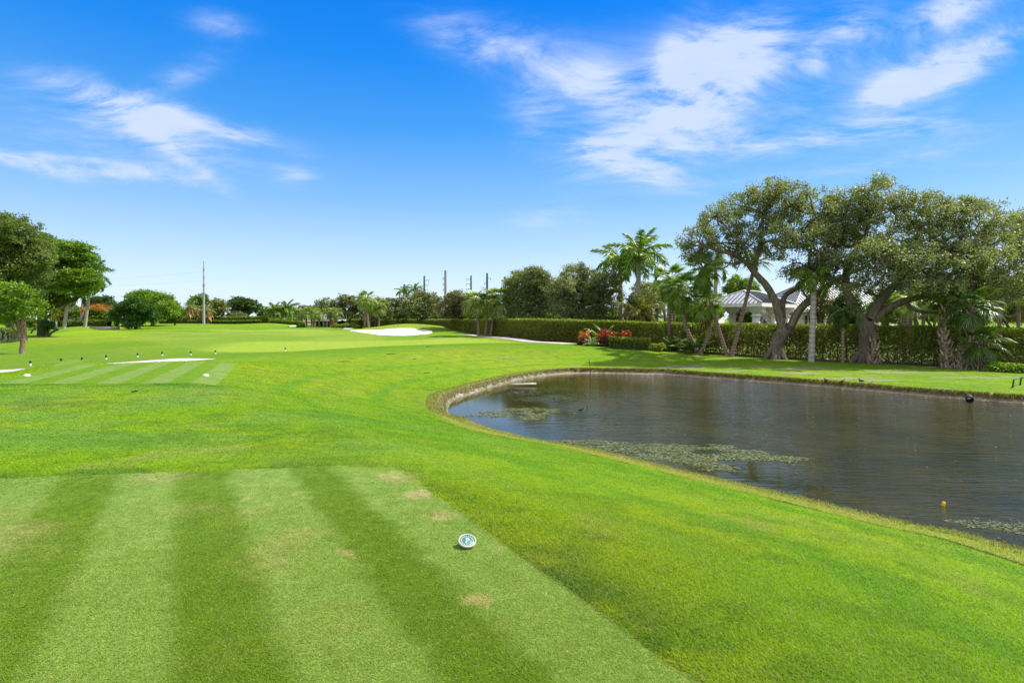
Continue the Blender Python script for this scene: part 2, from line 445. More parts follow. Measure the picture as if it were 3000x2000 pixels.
# ------------------------------------------------------------------ world, sun
SUN_EL, SUN_AZ = R(51), R(74)       # azimuth clockwise from the view axis (+Y)
LUMK = 0.72
def make_world():
    w = bpy.data.worlds.new('World'); scene.world = w; w.use_nodes = True
    nt = w.node_tree; nt.nodes.clear()
    out = nd(nt, 'ShaderNodeOutputWorld'); bg = nd(nt, 'ShaderNodeBackground'); bg.inputs['Strength'].default_value = 0.12
    nt.links.new(bg.outputs[0], out.inputs[0])
    sky = nd(nt, 'ShaderNodeTexSky', sky_type='NISHITA'); sky.sun_disc = False
    sky.sun_elevation = SUN_EL; sky.sun_rotation = SUN_AZ; sky.air_density = 1.0; sky.dust_density = 0.6; sky.ozone_density = 2.0
    tc = nd(nt, 'ShaderNodeTexCoord'); g = tc.outputs['Generated']
    sp = nd(nt, 'ShaderNodeSeparateXYZ'); nt.links.new(g, sp.inputs[0])
    az = mth(nt, 'ARCTAN2', sp.outputs[0], sp.outputs[1]); el = mth(nt, 'ARCSINE', sp.outputs[2])
    # deep tropical blue overhead, pale haze at the horizon
    e = mth(nt, 'MULTIPLY', el, 1 / R(40))
    tint = ramp(nt, e, SKYRAMP)
    lum = nd(nt, 'ShaderNodeRGBToBW'); nt.links.new(sky.outputs[0], lum.inputs[0])
    lp = mth(nt, 'MULTIPLY', mth(nt, 'POWER', lum.outputs[0], 0.25), LUMK)
    col = mixrgb(nt, 'MULTIPLY', 1.0, lp, tint.outputs[0])
    # clouds
    cb = nd(nt, 'ShaderNodeCombineXYZ'); nt.links.new(az, cb.inputs[0]); nt.links.new(el, cb.inputs[1])
    acc = None
    def azel(px, py):
        a, b = ray(px, py); return math.atan(a), math.atan(b / math.hypot(1, a))
    for (px, py, rx, ry, rot, s) in CLOUDS:
        s *= 1.25
        a0, e0 = azel(px, py); ca = math.cos(a0)
        mp = nd(nt, 'ShaderNodeMapping', vector_type='TEXTURE')
        mp.inputs['Location'].default_value = (a0, e0, 0); mp.inputs['Rotation'].default_value = (0, 0, R(rot)); mp.inputs['Scale'].default_value = (rx / F * ca * ca, ry / F * ca, 1)
        nt.links.new(cb.outputs[0], mp.inputs['Vector'])
        dt = nd(nt, 'ShaderNodeVectorMath', operation='DOT_PRODUCT'); nt.links.new(mp.outputs[0], dt.inputs[0]); nt.links.new(mp.outputs[0], dt.inputs[1])
        v = mth(nt, 'MULTIPLY', mth(nt, 'EXPONENT', mth(nt, 'MULTIPLY', dt.outputs['Value'], -1.1)), s)
        acc = v if acc is None else mth(nt, 'MAXIMUM', acc, v) if False else mth(nt, 'ADD', acc, v)
    zz = mth(nt, 'ADD', mth(nt, 'MAXIMUM', sp.outputs[2], 0.0), 0.12)
    pv = nd(nt, 'ShaderNodeCombineXYZ'); nt.links.new(mth(nt, 'DIVIDE', sp.outputs[0], zz), pv.inputs[0]); nt.links.new(mth(nt, 'DIVIDE', sp.outputs[1], zz), pv.inputs[1])
    wn = noise(nt, 0.9, 2, 0.5, pv.outputs[0])
    wv = nd(nt, 'ShaderNodeVectorMath', operation='MULTIPLY_ADD'); nt.links.new(wn.outputs['Color'], wv.inputs[0]); wv.inputs[1].default_value = (0.9, 0.9, 0); nt.links.new(pv.outputs[0], wv.inputs[2])
    mp = nd(nt, 'ShaderNodeMapping'); mp.inputs['Rotation'].default_value = (0, 0, R(-35)); mp.inputs['Scale'].default_value = (0.85, 1.3, 1); nt.links.new(wv.outputs[0], mp.inputs['Vector'])
    n1 = noise(nt, 5.5, 12, 0.66, mp.outputs[0])
    n2 = noise(nt, 1.7, 8, 0.62, mp.outputs[0])
    nn = mth(nt, 'ADD', mth(nt, 'MULTIPLY', n1.outputs[0], 0.5), mth(nt, 'MULTIPLY', n2.outputs[0], 0.5))
    # density = mask pushed through the noise
    k = mth(nt, 'ADD', mth(nt, 'MULTIPLY', mth(nt, 'SUBTRACT', nn, 0.5), 7.0), 1.0)
    dens = mth(nt, 'MULTIPLY', acc, mth(nt, 'MAXIMUM', k, 0.0))
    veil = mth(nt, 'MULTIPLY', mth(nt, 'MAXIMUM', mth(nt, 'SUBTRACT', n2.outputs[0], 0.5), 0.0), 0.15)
    # out-of-frame cloud added overhead and behind the camera for white fill light
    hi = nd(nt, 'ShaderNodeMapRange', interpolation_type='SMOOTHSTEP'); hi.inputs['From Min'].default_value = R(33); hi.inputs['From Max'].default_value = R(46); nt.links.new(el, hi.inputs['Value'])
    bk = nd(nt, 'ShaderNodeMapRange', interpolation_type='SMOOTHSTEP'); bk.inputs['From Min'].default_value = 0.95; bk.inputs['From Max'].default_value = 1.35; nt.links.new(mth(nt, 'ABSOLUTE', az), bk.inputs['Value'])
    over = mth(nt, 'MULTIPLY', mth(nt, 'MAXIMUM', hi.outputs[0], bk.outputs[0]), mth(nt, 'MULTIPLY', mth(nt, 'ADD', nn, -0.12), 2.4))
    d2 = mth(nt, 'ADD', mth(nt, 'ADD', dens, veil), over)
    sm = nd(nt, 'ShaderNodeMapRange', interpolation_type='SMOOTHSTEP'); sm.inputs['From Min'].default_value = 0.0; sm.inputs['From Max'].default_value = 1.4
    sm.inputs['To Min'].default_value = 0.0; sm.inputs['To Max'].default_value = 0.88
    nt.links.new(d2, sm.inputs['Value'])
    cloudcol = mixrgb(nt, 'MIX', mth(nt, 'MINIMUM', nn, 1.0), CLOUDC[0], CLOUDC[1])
    cloudcol = mixrgb(nt, 'MIX', mth(nt, 'MINIMUM', mth(nt, 'MAXIMUM', hi.outputs[0], bk.outputs[0]), 1.0), cloudcol, tuple(v * _k for v in (1.2, 1.18, 1.16)))  # added fill cloud gets a brighter colour than the cloud in view
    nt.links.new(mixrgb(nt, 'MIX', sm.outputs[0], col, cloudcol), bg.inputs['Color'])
CLOUDS = [(2000, 300, 420, 190, 12, .50), (2700, 200, 340, 160, 10, .2), (350, 400, 450, 120, -8, .28), (2110, 255, 170, 75, 28, .8), (2010, 330, 150, 60, 40, .3), (1740, 250, 130, 55, -15, .75), (2130, 140, 160, 55, 12, .9), (1990, 170, 60, 90, -15, .6),
          (1800, 410, 130, 55, 25, .6), (1850, 480, 150, 35, -22, .8), (2260, 420, 300, 36, -2, .55), (2810, 185, 180, 45, 18, 1.1), (2650, 245, 150, 50, 22, .8),
          (2800, 20, 190, 50, 15, .9), (2500, 70, 90, 55, 12, .7), (2390, 165, 45, 45, 0, .5), (1430, 125, 230, 65, -10, .5), (2650, 375, 260, 35, -5, .5),
          (420, 345, 250, 50, -12, .8), (680, 385, 240, 30, -8, .5), (60, 475, 210, 30, -6, .7), (330, 495, 260, 24, -4, .5), (870, 515, 70, 45, 20, .4),
          (530, 460, 200, 28, -35, .4), (1620, 640, 140, 35, 0, .3), (2550, 480, 420, 30, 3, .35), (2900, 490, 200, 25, 0, .3), (1560, 300, 80, 90, 30, .3), (650, 70, 120, 40, 5, .3), (560, 210, 160, 40, 35, .3)]
_k = 1 / 0.170
SKYRAMP = [(p, tuple(v * _k for v in c)) for p, c in [(0.0, (.76, .87, 1.0)), (0.11, (.56, .76, 1.0)), (0.28, (.25, .54, 1.0)), (0.44, (.08, .39, .98)), (0.59, (.02, .30, 1.0)), (0.72, (.008, .25, .98)), (1.0, (.01, .2, .85))]]
CLOUDC = tuple(tuple(v * _k for v in c) for c in ((.50, .66, 1.0), (.80, .86, 1.0)))
make_world()
sun = bpy.data.lights.new('sun', 'SUN'); sun.energy = 4.6; sun.angle = R(0.53); sun.color = (1.0, 0.94, 0.85)
so = bpy.data.objects.new('sun', sun); COL.objects.link(so)
sd_ = Vector((math.sin(SUN_AZ) * math.cos(SUN_EL), math.cos(SUN_AZ) * math.cos(SUN_EL), math.sin(SUN_EL)))
so.rotation_euler = sd_.to_track_quat('Z', 'Y').to_euler(); so.location = (30, 30, 60)

cam = bpy.data.cameras.new('camera'); cam.sensor_width = 36; cam.lens = F / 3000 * 36; cam.clip_start = 0.05; cam.clip_end = 8000
co = bpy.data.objects.new('camera', cam); COL.objects.link(co); co.location = (0, 0, EYE); co.rotation_euler = (math.pi / 2 - PITCH, 0, 0)
scene.camera = co
scene.view_settings.view_transform = 'Standard'; scene.view_settings.look = 'None'; scene.view_settings.gamma = 1.0; scene.view_settings.exposure = 0.6
scene.cycles.max_bounces = 8; scene.cycles.transparent_max_bounces = 4; scene.cycles.transmission_bounces = 5; scene.cycles.diffuse_bounces = 5; scene.cycles.glossy_bounces = 3
scene.cycles.caustics_reflective = False; scene.cycles.caustics_refractive = False
# ------------------------------------------------------------------ turf zones, in metres on the ground
def Gxy(l): return np.array([G(px, py)[:2] for px, py in l])
FAIRWAY = smooth_poly(Gxy([(400, 986), (440, 999), (500, 1011), (600, 1026), (700, 1032), (850, 1029), (1000, 1021), (1230, 1010), (1500, 1004), (1600, 1005), (1480, 1000), (1372, 996), (1362, 984),
                       (1330, 979), (1270, 984), (1150, 987), (1060, 979), (1000, 972), (900, 968), (760, 970), (640, 971), (500, 973), (420, 977)]), 3)
BRIGHT = smooth_poly(Gxy([(700, 1003), (900, 1000), (1100, 998), (1300, 991), (1368, 990), (1480, 1000), (1600, 1005), (1500, 1004), (1230, 1010), (1000, 1021), (850, 1029), (700, 1032), (600, 1026)]), 3)
GREEN = smooth_poly(Gxy([(600, 967), (800, 965), (960, 967), (990, 968.5), (900, 970), (700, 971)]), 3)
FARLIGHT = smooth_poly(Gxy([(150, 982), (250, 967), (340, 970), (390, 984), (300, 987), (200, 986)]), 3)
TEE = np.array([(0.685, 3.0), (1.95, 0.8), (1.9, -2.5), (-9.5, -4.0), (-11.5, 2.0), (-9.0, 5.4), (-4.72, 6.06), (-2.09, 6.52), (-1.36, 6.50), (-0.95, 5.86)])
C = lambda *a: np.array(a, float)
ROUGH, ROUGH_Y, ROUGH_D = C(.165, .305, .004), C(.220, .315, .006), C(.110, .230, .005)
TL, TD = C(.185, .295, .042), C(.108, .200, .008)
STRAW = C(.33, .29, .10)
def lerp(a, b, t): return a * (1 - t[..., None]) + b * t[..., None]

def turf_color(x, y):
    n1 = fbm(x / 3.2, y / 3.2, 3); n2 = fbm(x / 0.8, y / 0.8, 4); n3 = fbm(x / 11, y / 11, 8)
    c = lerp(np.broadcast_to(ROUGH, x.shape + (3,)), ROUGH_Y, sstep(.42, .72, n1 * .6 + n3 * .4))
    c = lerp(c, ROUGH_D, sstep(.5, .3, n3) * .5)
    c = lerp(c, STRAW * .8, sstep(.56, .78, n1 * .35 + n2 * .65) * .55); c = lerp(c, C(.085, .20, .006), sstep(.52, .30, fbm(x / .45, y / .3, 47, 4)) * .5)
    # rough left of the tees is a little cooler
    c = lerp(c, C(.115, .235, .012), sstep(-14, -20, x) * sstep(60, 30, y) * .8)
    # mid ground bluish clumps between the two tees
    k = sstep(6.4, 8, y) * sstep(15.5, 12.5, y) * sstep(2, -2, x - (y - 8) * -.2)
    c = lerp(c, C(.135, .27, .03), k * sstep(.38, .62, fbm(x / 1.7, y / 1.1, 12)) * .7)
    c = lerp(c, C(.085, .20, .010), k * sstep(.52, .72, fbm(x / 1.3, y / .7, 14)) * .55)
    dk = sstep(13, 1, poly_sd(x, y, FAIRWAY)) * sstep(25, 30, y) * sstep(60, 48, y) * sstep(-22, -16, x)
    c = lerp(c, C(.092, .225, .004), dk * .75)
    # fairway
    f = sstep(.25, -.25, poly_sd(x, y, FAIRWAY)) * (y > 30)
    fc = lerp(np.broadcast_to(C(.205, .32, .022), x.shape + (3,)), C(.165, .285, .016), sstep(.35, .6, fbm(x / 6, y / 14, 21)))
    c = lerp(c, fc, f)
    bandn = fbm(x / 26, y / 7, 23, 3); c = lerp(c, C(.125, .26, .008), sstep(.42, .30, bandn) * sstep(55, 70, y) * .65); c = lerp(c, C(.27, .37, .03), sstep(.55, .70, bandn) * sstep(55, 70, y) * .5)
    fb = sstep(1.5, -1.5, poly_sd(x, y, BRIGHT)) * (y > 30); c = lerp(c, C(.30, .42, .025), fb * .7)
    g = sstep(1.5, -1.5, poly_sd(x, y, GREEN)) * (y > 30); c = lerp(c, C(.24, .40, .02), g * .7)
    fl = sstep(2, -1, poly_sd(x, y, FARLIGHT)) * (y > 30); c = lerp(c, C(.21, .36, .006), fl)
    # front tee
    a = R(22); s = poly_sd(x, y, TEE2); t = sstep(.06, -.06, s)
    cc = (x + 7.9) * math.cos(a) + (y - 15.1) * math.sin(a)
    st = ((cc / .575) % 2) ; w = sstep(.08, 0, np.minimum(np.abs(st - 1), np.minimum(st, 2 - st)))
    stripe = np.where(st < 1, 0.0, 1.0); fade = sstep(-7.5, -4.2, cc)
    tc_ = lerp(np.broadcast_to(C(.175, .285, .040), x.shape + (3,)), C(.125, .26, .006), 1 - np.abs(stripe * fade + (1 - fade) * .45))
    c = lerp(c, tc_, t)
    ring = sstep(1.5, .2, s) * (s > 0) * sstep(16.2, 14.9, y) * (y > 12)
    c = lerp(c, C(.062, .165, .012), ring * (.35 + .5 * sstep(.4, .6, n2)))
    # near tee
    a = R(30.5); s = poly_sd(x, y, TEE) + (fbm(x / .35, y / .35, 45) - .5) * .10; sf = .02 + .40 * sstep(5.6, 6.4, y) * sstep(-2.4, -1.6, x); t = sstep(sf, -sf, s)
    cc = -((x - 0.07) * math.cos(a) + (y - 4.04) * math.sin(a)) + (fbm(x / 1.5, y / 1.5, 41) - .5) * .12 + (fbm(x / .16, y / .16, 42) - .5) * .14
    edges = np.array([0.0, .62, 1.07, 1.66, 2.16, 2.72, 3.25, 3.8, 4.4, 5.0, 5.6, 6.2, 6.8])
    lv = np.zeros_like(cc)
    for i in range(0, len(edges) - 1, 2):
        lv = np.maximum(lv, sstep(edges[i] - .10, edges[i] + .10, cc) * sstep(edges[i + 1] + .10, edges[i + 1] - .10, cc))
    lv = np.where(cc < .1, 1.0, lv)
    fade = sstep(4.4, 2.4, cc); lv = lv * (.3 + .7 * fade) + (1 - fade) * .38
    tt = lerp(np.broadcast_to(TD, x.shape + (3,)), TL, np.clip(lv + (n2 - .5) * .5, 0, 1))
    dry = sstep(.54, .74, fbm(x / .55, y / .55, 51) * .6 + fbm(x / 2.2, y / 2.2, 52) * .4)
    tt = lerp(tt, C(.32, .30, .085), dry * .35)
    for (qx, qy, qr) in [G(1232, 1447)[:2].tolist() + [.16], G(1460, 1612)[:2].tolist() + [.10], G(1180, 1397)[:2].tolist() + [.2], G(725, 1463)[:2].tolist() + [.09], G(1390, 1750)[:2].tolist() + [.12], G(1005, 1622)[:2].tolist() + [.12], G(860, 1447)[:2].tolist() + [.06], G(1300, 1510)[:2].tolist() + [.12]]:
        dd = np.hypot((x - qx), (y - qy) * 1.2) / qr + (n2 - .5) * 2.0 + (fbm(x / .07, y / .07, 77) - .5) * 2.2
        tt = lerp(tt, C(.40, .34, .13), sstep(1.3, .0, dd) * .7)
    c = lerp(c, tt, t)
    # longer, darker collar of grass round the tee
    ring = sstep(.75, .02, s) * (s > 0) * (y > 0) * (1 - .85 * sstep(5.3, 6.1, y) * sstep(-2.5, -1.8, x) * sstep(.3, -.6, x))
    c = lerp(c, C(.048, .135, .014), ring * np.clip(.15 + 1.1 * sstep(.38, .6, fbm(x / .9, y / .6, 61)), 0, 1) * .62)
    # pond margin
    near = (x > -14) & (x < 46) & (y > -24) & (y < 52)
    sd = np.full(x.shape, 99.0); sd[near] = poly_sd(x[near], y[near], POND)
    wob = (fbm(x / 2.6, y / 2.6, 9, 6) - .5) * .75
    wid = 1.0 + .9 * sstep(19, 14, y); margin = sstep(wid, wid - .35, sd + wob * .5)
    c = lerp(c, C(.255, .28, .035), margin * (.65 + .35 * sstep(.35, .6, n2)))
    cut = np.exp(-((sd - 1.78 + wob * .12) / .085) ** 2); c = lerp(c, C(.025, .045, .008), cut * .9 * sstep(18, 15.5, y) * sstep(.34, .56, n2) * (.3 + .7 * sstep(.4, .55, fbm(x / 1.1, y / 1.1, 67))))
    for k_ in range(4): 
        q = np.exp(-((sd - 2.6 - 1.35 * k_ + (n1 - .5) * .5) / .28) ** 2); c = lerp(c, C(.16, .285, .012) if k_ % 2 else C(.10, .25, .008), q * .85 * (.4 + .6 * sstep(.3, .6, fbm(x / .9, y / .9, 66))))
    drywash = sstep(1.1, .45, sd + wob * .5) * sstep(.2, .5, sd); c = lerp(c, C(.34, .27, .08), drywash * (.3 + .5 * sstep(.4, .6, n2)))
    bank = sstep(.50, .40, sd + wob * .15) ; far = sstep(18, 24, y)
    left = sstep(4, 1, x)
    bc = lerp(np.broadcast_to(C(.17, .16, .045), x.shape + (3,)), C(.46, .40, .27), left * sstep(.35, .65, fbm(x / .22, y / .22, 71)))
    c = lerp(c, bc, bank)
    shelf = sstep(.24, .15, sd + wob * .10); c = lerp(c, lerp(np.broadcast_to(C(.40, .33, .20), x.shape + (3,)), C(.15, .18, .07), left * .9), shelf)
    mud = sstep(-.1, -.3, sd); c = lerp(c, C(.06, .055, .03), mud)
    # pale bare patches on the far bank
    kk = (y > 24) & (sd > .5) & (sd < 9) & (x > 9)
    c = lerp(c, C(.30, .25, .16), sstep(.60, .72, fbm(x / 2.6, y / .8, 81)) * .7 * kk)
    # mulch under the hedge and the oaks
    hd = hedge_dist(x, y)
    mul = sstep(1.5, 1.1, hd + (n2 - .5) * .7) * sstep(18, 21, x) + sstep(.9, .5, hd + (n2 - .5) * .5) * (1 - sstep(18, 21, x))
    c = lerp(c, C(.14, .085, .055), np.clip(mul, 0, 1) * .95)
    # beyond the course
    bh = sstep(0, 1.5, hedge_side(x, y)); c = lerp(c, C(.085, .075, .04), bh * (.55 + .4 * n1))
    return np.clip(c * .84, 0.003, 1)

# ------------------------------------------------------------------ main hedge line (base of its front face)
HEDGE_PX = [(1012, 956, 150, 937), (1100, 959, 126, 937), (1200, 963, 106, 937), (1300, 970, 90, 937), (1400, 978, 76, 936), (1480, 985, 65, 936), (1560, 997, 56, 936), (1640, 1005, 52, 938),
            (1800, 1010, 49, 942), (2000, 1026, 44.5, 948), (2200, 1041, 41.5, 951), (2400, 1054, 39, 953), (2600, 1062, 37.3, 956), (2800, 1071, 36.2, 959), (3000, 1078, 35.6, 963), (3350, 1086, 35.2, 968)]
HEDGE = [P(a, b, d) for a, b, d, t in HEDGE_PX]
HEDGE_TOP = [P(a, t, d)[2] for a, b, d, t in HEDGE_PX]
_hl = smooth_poly([h[:2] for h in HEDGE], 4, closed=False)
_ht = smooth_poly([(t, 0) for t in HEDGE_TOP], 4, closed=False)[:, 0]
def hedge_dist(x, y):
    d2 = np.full(x.shape, 1e9)
    for i in range(len(_hl) - 1):
        a, b = _hl[i], _hl[i + 1]; e = b - a
        wx, wy = x - a[0], y - a[1]; t = np.clip((wx * e[0] + wy * e[1]) / (e @ e), 0, 1)
        d2 = np.minimum(d2, (wx - e[0] * t) ** 2 + (wy - e[1] * t) ** 2)
    return np.sqrt(d2)
_hpoly = np.concatenate([_hl, [(80, 60), (140, 250), (20, 250)]])
def hedge_side(x, y): return -poly_sd(x, y, _hpoly)

# ------------------------------------------------------------------ the ground sheet
def make_ground():
    fine = np.radians(np.arange(-50, 50.01, 0.115)); coarse = np.radians(np.arange(53, 307.5, 3.0))
    ang = np.r_[fine, coarse]; na = len(ang)
    rad = [0.9]
    while rad[-1] < 260: rad.append(rad[-1] * (1.012 if rad[-1] < 6 else 1.0032 if 17 < rad[-1] < 37 else 1.0085))
    rad = np.array(rad + [330, 450, 700, 1200, 2500]); nr = len(rad)
    A, Rr = np.meshgrid(ang, rad); X = np.sin(A) * Rr; Y = np.cos(A) * Rr
    Z = height(X.ravel(), Y.ravel()).reshape(X.shape)
    col = turf_color(X.ravel(), Y.ravel())
    V = np.c_[X.ravel(), Y.ravel(), Z.ravel()]
    i = np.arange(nr - 1)[:, None]; j = np.arange(na)[None]; j2 = (j + 1) % na
    Q = np.stack([i * na + j, i * na + j2, (i + 1) * na + j2, (i + 1) * na + j], -1).reshape(-1, 4)[:, ::-1]
    V = np.r_[V, [[0, 0, hz(0, 0)]]]; col = np.r_[col, turf_color(np.array([0.]), np.array([0.]))]
    T = np.c_[np.arange(na), (np.arange(na) + 1) % na, np.full(na, len(V) - 1)][:, ::-1]
    me = bpy.data.meshes.new('ground')
    me.vertices.add(len(V)); me.vertices.foreach_set('co', V.astype(np.float32).ravel())
    idx = np.r_[Q.ravel(), T.ravel()]; tot = np.r_[np.full(len(Q), 4), np.full(len(T), 3)]
    me.loops.add(len(idx)); me.loops.foreach_set('vertex_index', idx.astype(np.int32)); me.polygons.add(len(tot))
    me.polygons.foreach_set('loop_start', np.r_[0, np.cumsum(tot)[:-1]].astype(np.int32)); me.polygons.foreach_set('use_smooth', np.ones(len(tot), bool))
    me.update(calc_edges=True)
    at = me.attributes.new('col', 'FLOAT_COLOR', 'POINT'); at.data.foreach_set('color', np.c_[col, np.ones(len(col))].astype(np.float32).ravel())
    me.materials.append(M_turf)
    o = bpy.data.objects.new('ground', me); COL.objects.link(o); struct(o)
make_ground()

# water sheet, its rim buried in the banks
wb = MB()
_big = POND; cen = _big.mean(0)
_g = np.arange(-4, 38, .6)
gx, gy = np.meshgrid(np.arange(-5, 36, .25), np.arange(-12, 38, .25)); cx, cy = gx.ravel(), gy.ravel()
keep = poly_sd(cx + .125, cy + .125, POND) < .75
q = np.c_[cx, cy][keep]; nq = len(q)
V = np.stack([np.c_[q[:, 0] + a, q[:, 1] + b, np.full(nq, WATER)] for a, b in ((0, 0), (.25, 0), (.25, .25), (0, .25))], 1).reshape(-1, 3)
wb.add(V, np.arange(4 * nq).reshape(nq, 4)); wo = wb.build('pond_water', M_water, colored=False, smooth=True); struct(wo)
_bm = __import__('bmesh').new(); _bm.from_mesh(wo.data); __import__('bmesh').ops.remove_doubles(_bm, verts=_bm.verts, dist=.01); _bm.to_mesh(wo.data); _bm.free()
_w = np.empty(len(wo.data.vertices) * 3, np.float32); wo.data.vertices.foreach_get('co', _w); _w = _w.reshape(-1, 3)
_gx = _w[:, 0] + (fbm(_w[:, 0] / 4, _w[:, 1] / 4, 111) - .5) * 5
_wave = .05 + .95 * sstep(-.3, 4.5, _gx) * (1 - .75 * sstep(23, 28, _w[:, 1]) * sstep(9, 5, _w[:, 0]))
_calm = np.array([watP(*p) for p in [(1900, 1330), (2150, 1320), (2300, 1345), (2395, 1352), (2370, 1400), (2480, 1450), (2300, 1452), (2100, 1400), (1950, 1368)]])
_wave *= 1 - .88 * sstep(.6, -.5, poly_sd(_w[:, 0], _w[:, 1], _calm))
wo.data.attributes.new('wave', 'FLOAT', 'POINT').data.foreach_set('value', _wave.astype(np.float32))

# ------------------------------------------------------------------ sheets draped on the ground
def drape(name, poly, cell, mat, col, lift):
    lo, hi = poly.min(0) - cell, poly.max(0) + cell
    gx, gy = np.meshgrid(np.arange(lo[0], hi[0], cell), np.arange(lo[1], hi[1], cell))
    nx = gx.shape[1]; ny = gx.shape[0]
    sd = poly_sd(gx.ravel(), gy.ravel(), poly); z = height(gx.ravel(), gy.ravel()) + lift - np.clip(sd + cell, 0, None) * .25
    V = np.c_[gx.ravel(), gy.ravel(), z]
    i = np.arange(ny - 1)[:, None]; j = np.arange(nx - 1)[None]
    Q = np.stack([i * nx + j, i * nx + j + 1, (i + 1) * nx + j + 1, (i + 1) * nx + j], -1).reshape(-1, 4)
    Q = Q[sd[Q].mean(1) < 0]
    used, inv = np.unique(Q, return_inverse=True)
    return struct(MB().add(V[used], inv.reshape(-1, 4), col).build(name, mat, smooth=True))
BUNKER = smooth_poly(Gxy([(1024, 968.5), (1060, 967), (1105, 966.5), (1135, 964.5), (1160, 962), (1190, 961.5), (1215, 962.5), (1232, 966), (1252, 967.5), (1266, 970), (1266, 974.5), (1248, 979), (1210, 982), (1160, 983), (1115, 981.5), (1085, 977.5), (1052, 973)]), 4)
drape('bunker', BUNKER, .22, M_sand, (.8, .78, .75), .05)
drape('far_bunker', smooth_poly(Gxy([(1000, 962), (1030, 961), (1040, 962.5), (1010, 963.5)]), 3), .5, M_sand, (.8, .78, .75), .05)
drape('greenside_bunker', smooth_poly(Gxy([(846, 954.5), (872, 952.5), (874, 955.5), (850, 956.5)]), 3), .4, M_sand, (.8, .78, .75), .06)

def path_strip(name, pts, width, col=(.62, .55, .47), sink=False):
    c = smooth_poly(pts, 10, closed=False); t = np.gradient(c, axis=0); t /= np.linalg.norm(t, axis=1)[:, None]; n = np.c_[-t[:, 1], t[:, 0]]
    offs = [-.5, -.5, -.25, 0, .25, .5, .5]; m = len(c); V = []
    zc = height(c[:, 0], c[:, 1]); dn = (np.clip(np.arange(m) - (m - 12), 0, None) * .012) if sink else np.zeros(m)
    for k, o in enumerate(offs):
        p = c + n * o * width; z = np.maximum(height(p[:, 0], p[:, 1]), zc - .05) + (.035 if 0 < k < 6 else -.12) - dn
        V.append(np.c_[p, z])
    V = np.concatenate(V); Q = []
    for k in range(6):
        i = np.arange(m - 1); Q.append(np.c_[k * m + i, (k + 1) * m + i, (k + 1) * m + i + 1, k * m + i + 1])
    return struct(MB().add(V, np.concatenate(Q), col).build(name, M_path))
path_strip('cart_path', [(-30, 15.0), (-24, 18.2), (-20.6, 22), (-19.3, 26), (-18.6, 30) , (-18.0, 32.2), (-17.3, 34.0)], 2.3, sink=True)
_o = [np.array(h[:2]) for h in HEDGE]
path_strip('hedge_path', [P(1385, 975, 76.0)[:2] + (-1, -2), P(1420, 983, 69)[:2], P(1465, 989, 63)[:2], P(1510, 998, 56.5)[:2], P(1560, 1006, 52.0)[:2], P(1640, 1014, 48.0)[:2] + (1.0, 0)], 2.0, (.58, .50, .44))
# ------------------------------------------------------------------ palettes (real leaf colours)
OAK = [(.19, .225, .085), (.235, .27, .12), (.29, .31, .16), (.14, .17, .06), (.33, .35, .20), (.29, .265, .14)]
OAKW = [3, 4, 2.5, 2, 1.2, .8]
OLIVE = [(.19, .215, .08), (.155, .185, .065), (.24, .25, .12), (.12, .145, .05)]
DARK = [(.055, .10, .016), (.08, .14, .02), (.10, .18, .024), (.045, .075, .015)]
GREENY = [(.13, .23, .010), (.175, .30, .012), (.095, .175, .010), (.23, .35, .018)]
LIME = [(.14, .25, .012), (.20, .32, .02), (.10, .19, .012), (.26, .33, .03)]
YELL = [(.25, .28, .02), (.17, .24, .02), (.32, .30, .03), (.11, .17, .02)]
HEDGEC = [(.19, .235, .018), (.235, .28, .022), (.14, .18, .014), (.27, .31, .03), (.25, .22, .05)]

def pxr(px, d): return px * d / F

def crown(mb, lobes, leafL, dens, palette, wts=None, clump=.5, bottom=-.55, aspect=.5, up=.35, flat=.65):
    """lobes: (centre, (rx,ry,rz)); leaves gathered in clumps through each lobe's outer shell; returns clump centres per lobe"""
    out = []
    for c, r in lobes:
        r = np.asarray(r, float)
        vol = (r[0] * r[1] * r[2]) ** (1 / 3)
        ncl = max(6, int(dens * 9 * (vol / clump) ** 2))
        dirs = unit(rng.normal(size=(ncl * 2, 3))); dirs = dirs[dirs[:, 2] > bottom][:ncl]
        rad = rng.uniform(.45, 1.0, len(dirs)) ** .55 * rng.uniform(.88, 1.12, len(dirs)) * np.where(rng.random(len(dirs)) < .10, 1.22, 1)
        cc = c + dirs * r * rad[:, None]; out.append(cc)
        per = max(5, int(1.15 * clump * clump / (leafL * leafL * aspect)))
        npts = len(cc) * per
        sz = clump * rng.uniform(.55, 1.15, len(cc)); off = rng.normal(size=(npts, 3)) * .5 * np.repeat(sz, per)[:, None]; off[:, 2] *= flat
        pts = np.repeat(cc, per, 0) + off
        hue = np.repeat(1 + rng.uniform(-.25, .25, (len(cc), 1)) * np.array([[1, .8, 1]]), per, 0)
        leaves(mb, pts, leafL, leafL * aspect, pal(npts, palette, wts) * hue, up)
    return out

def limb(mb, pts, r0, r1, n=8, wob=.06, k=6):
    p = bezier(pts, k); tube(mb, p, np.linspace(r0, r1, len(p)), n, wob=wob); return p

def twigs(mb, src, clumps, r=.03, frac=.35):
    """thin branches from the nearest point of the limbs out to the leaf clumps"""
    src = np.concatenate(src)
    for cc in clumps:
        for c in cc[rng.random(len(cc)) < frac]:
            d2 = ((src - c) ** 2).sum(1); a = src[np.argmin(d2)]; L = math.sqrt(d2.min())
            if L < .3: continue
            mid = (a + c) / 2 + rng.normal(size=3) * L * .10; mid[2] += L * .04
            tube(mb, bezier([a, mid, c], 4), np.linspace(r * min(1.6, .5 + L * .35), r * .3, 9), 4, cap=False)

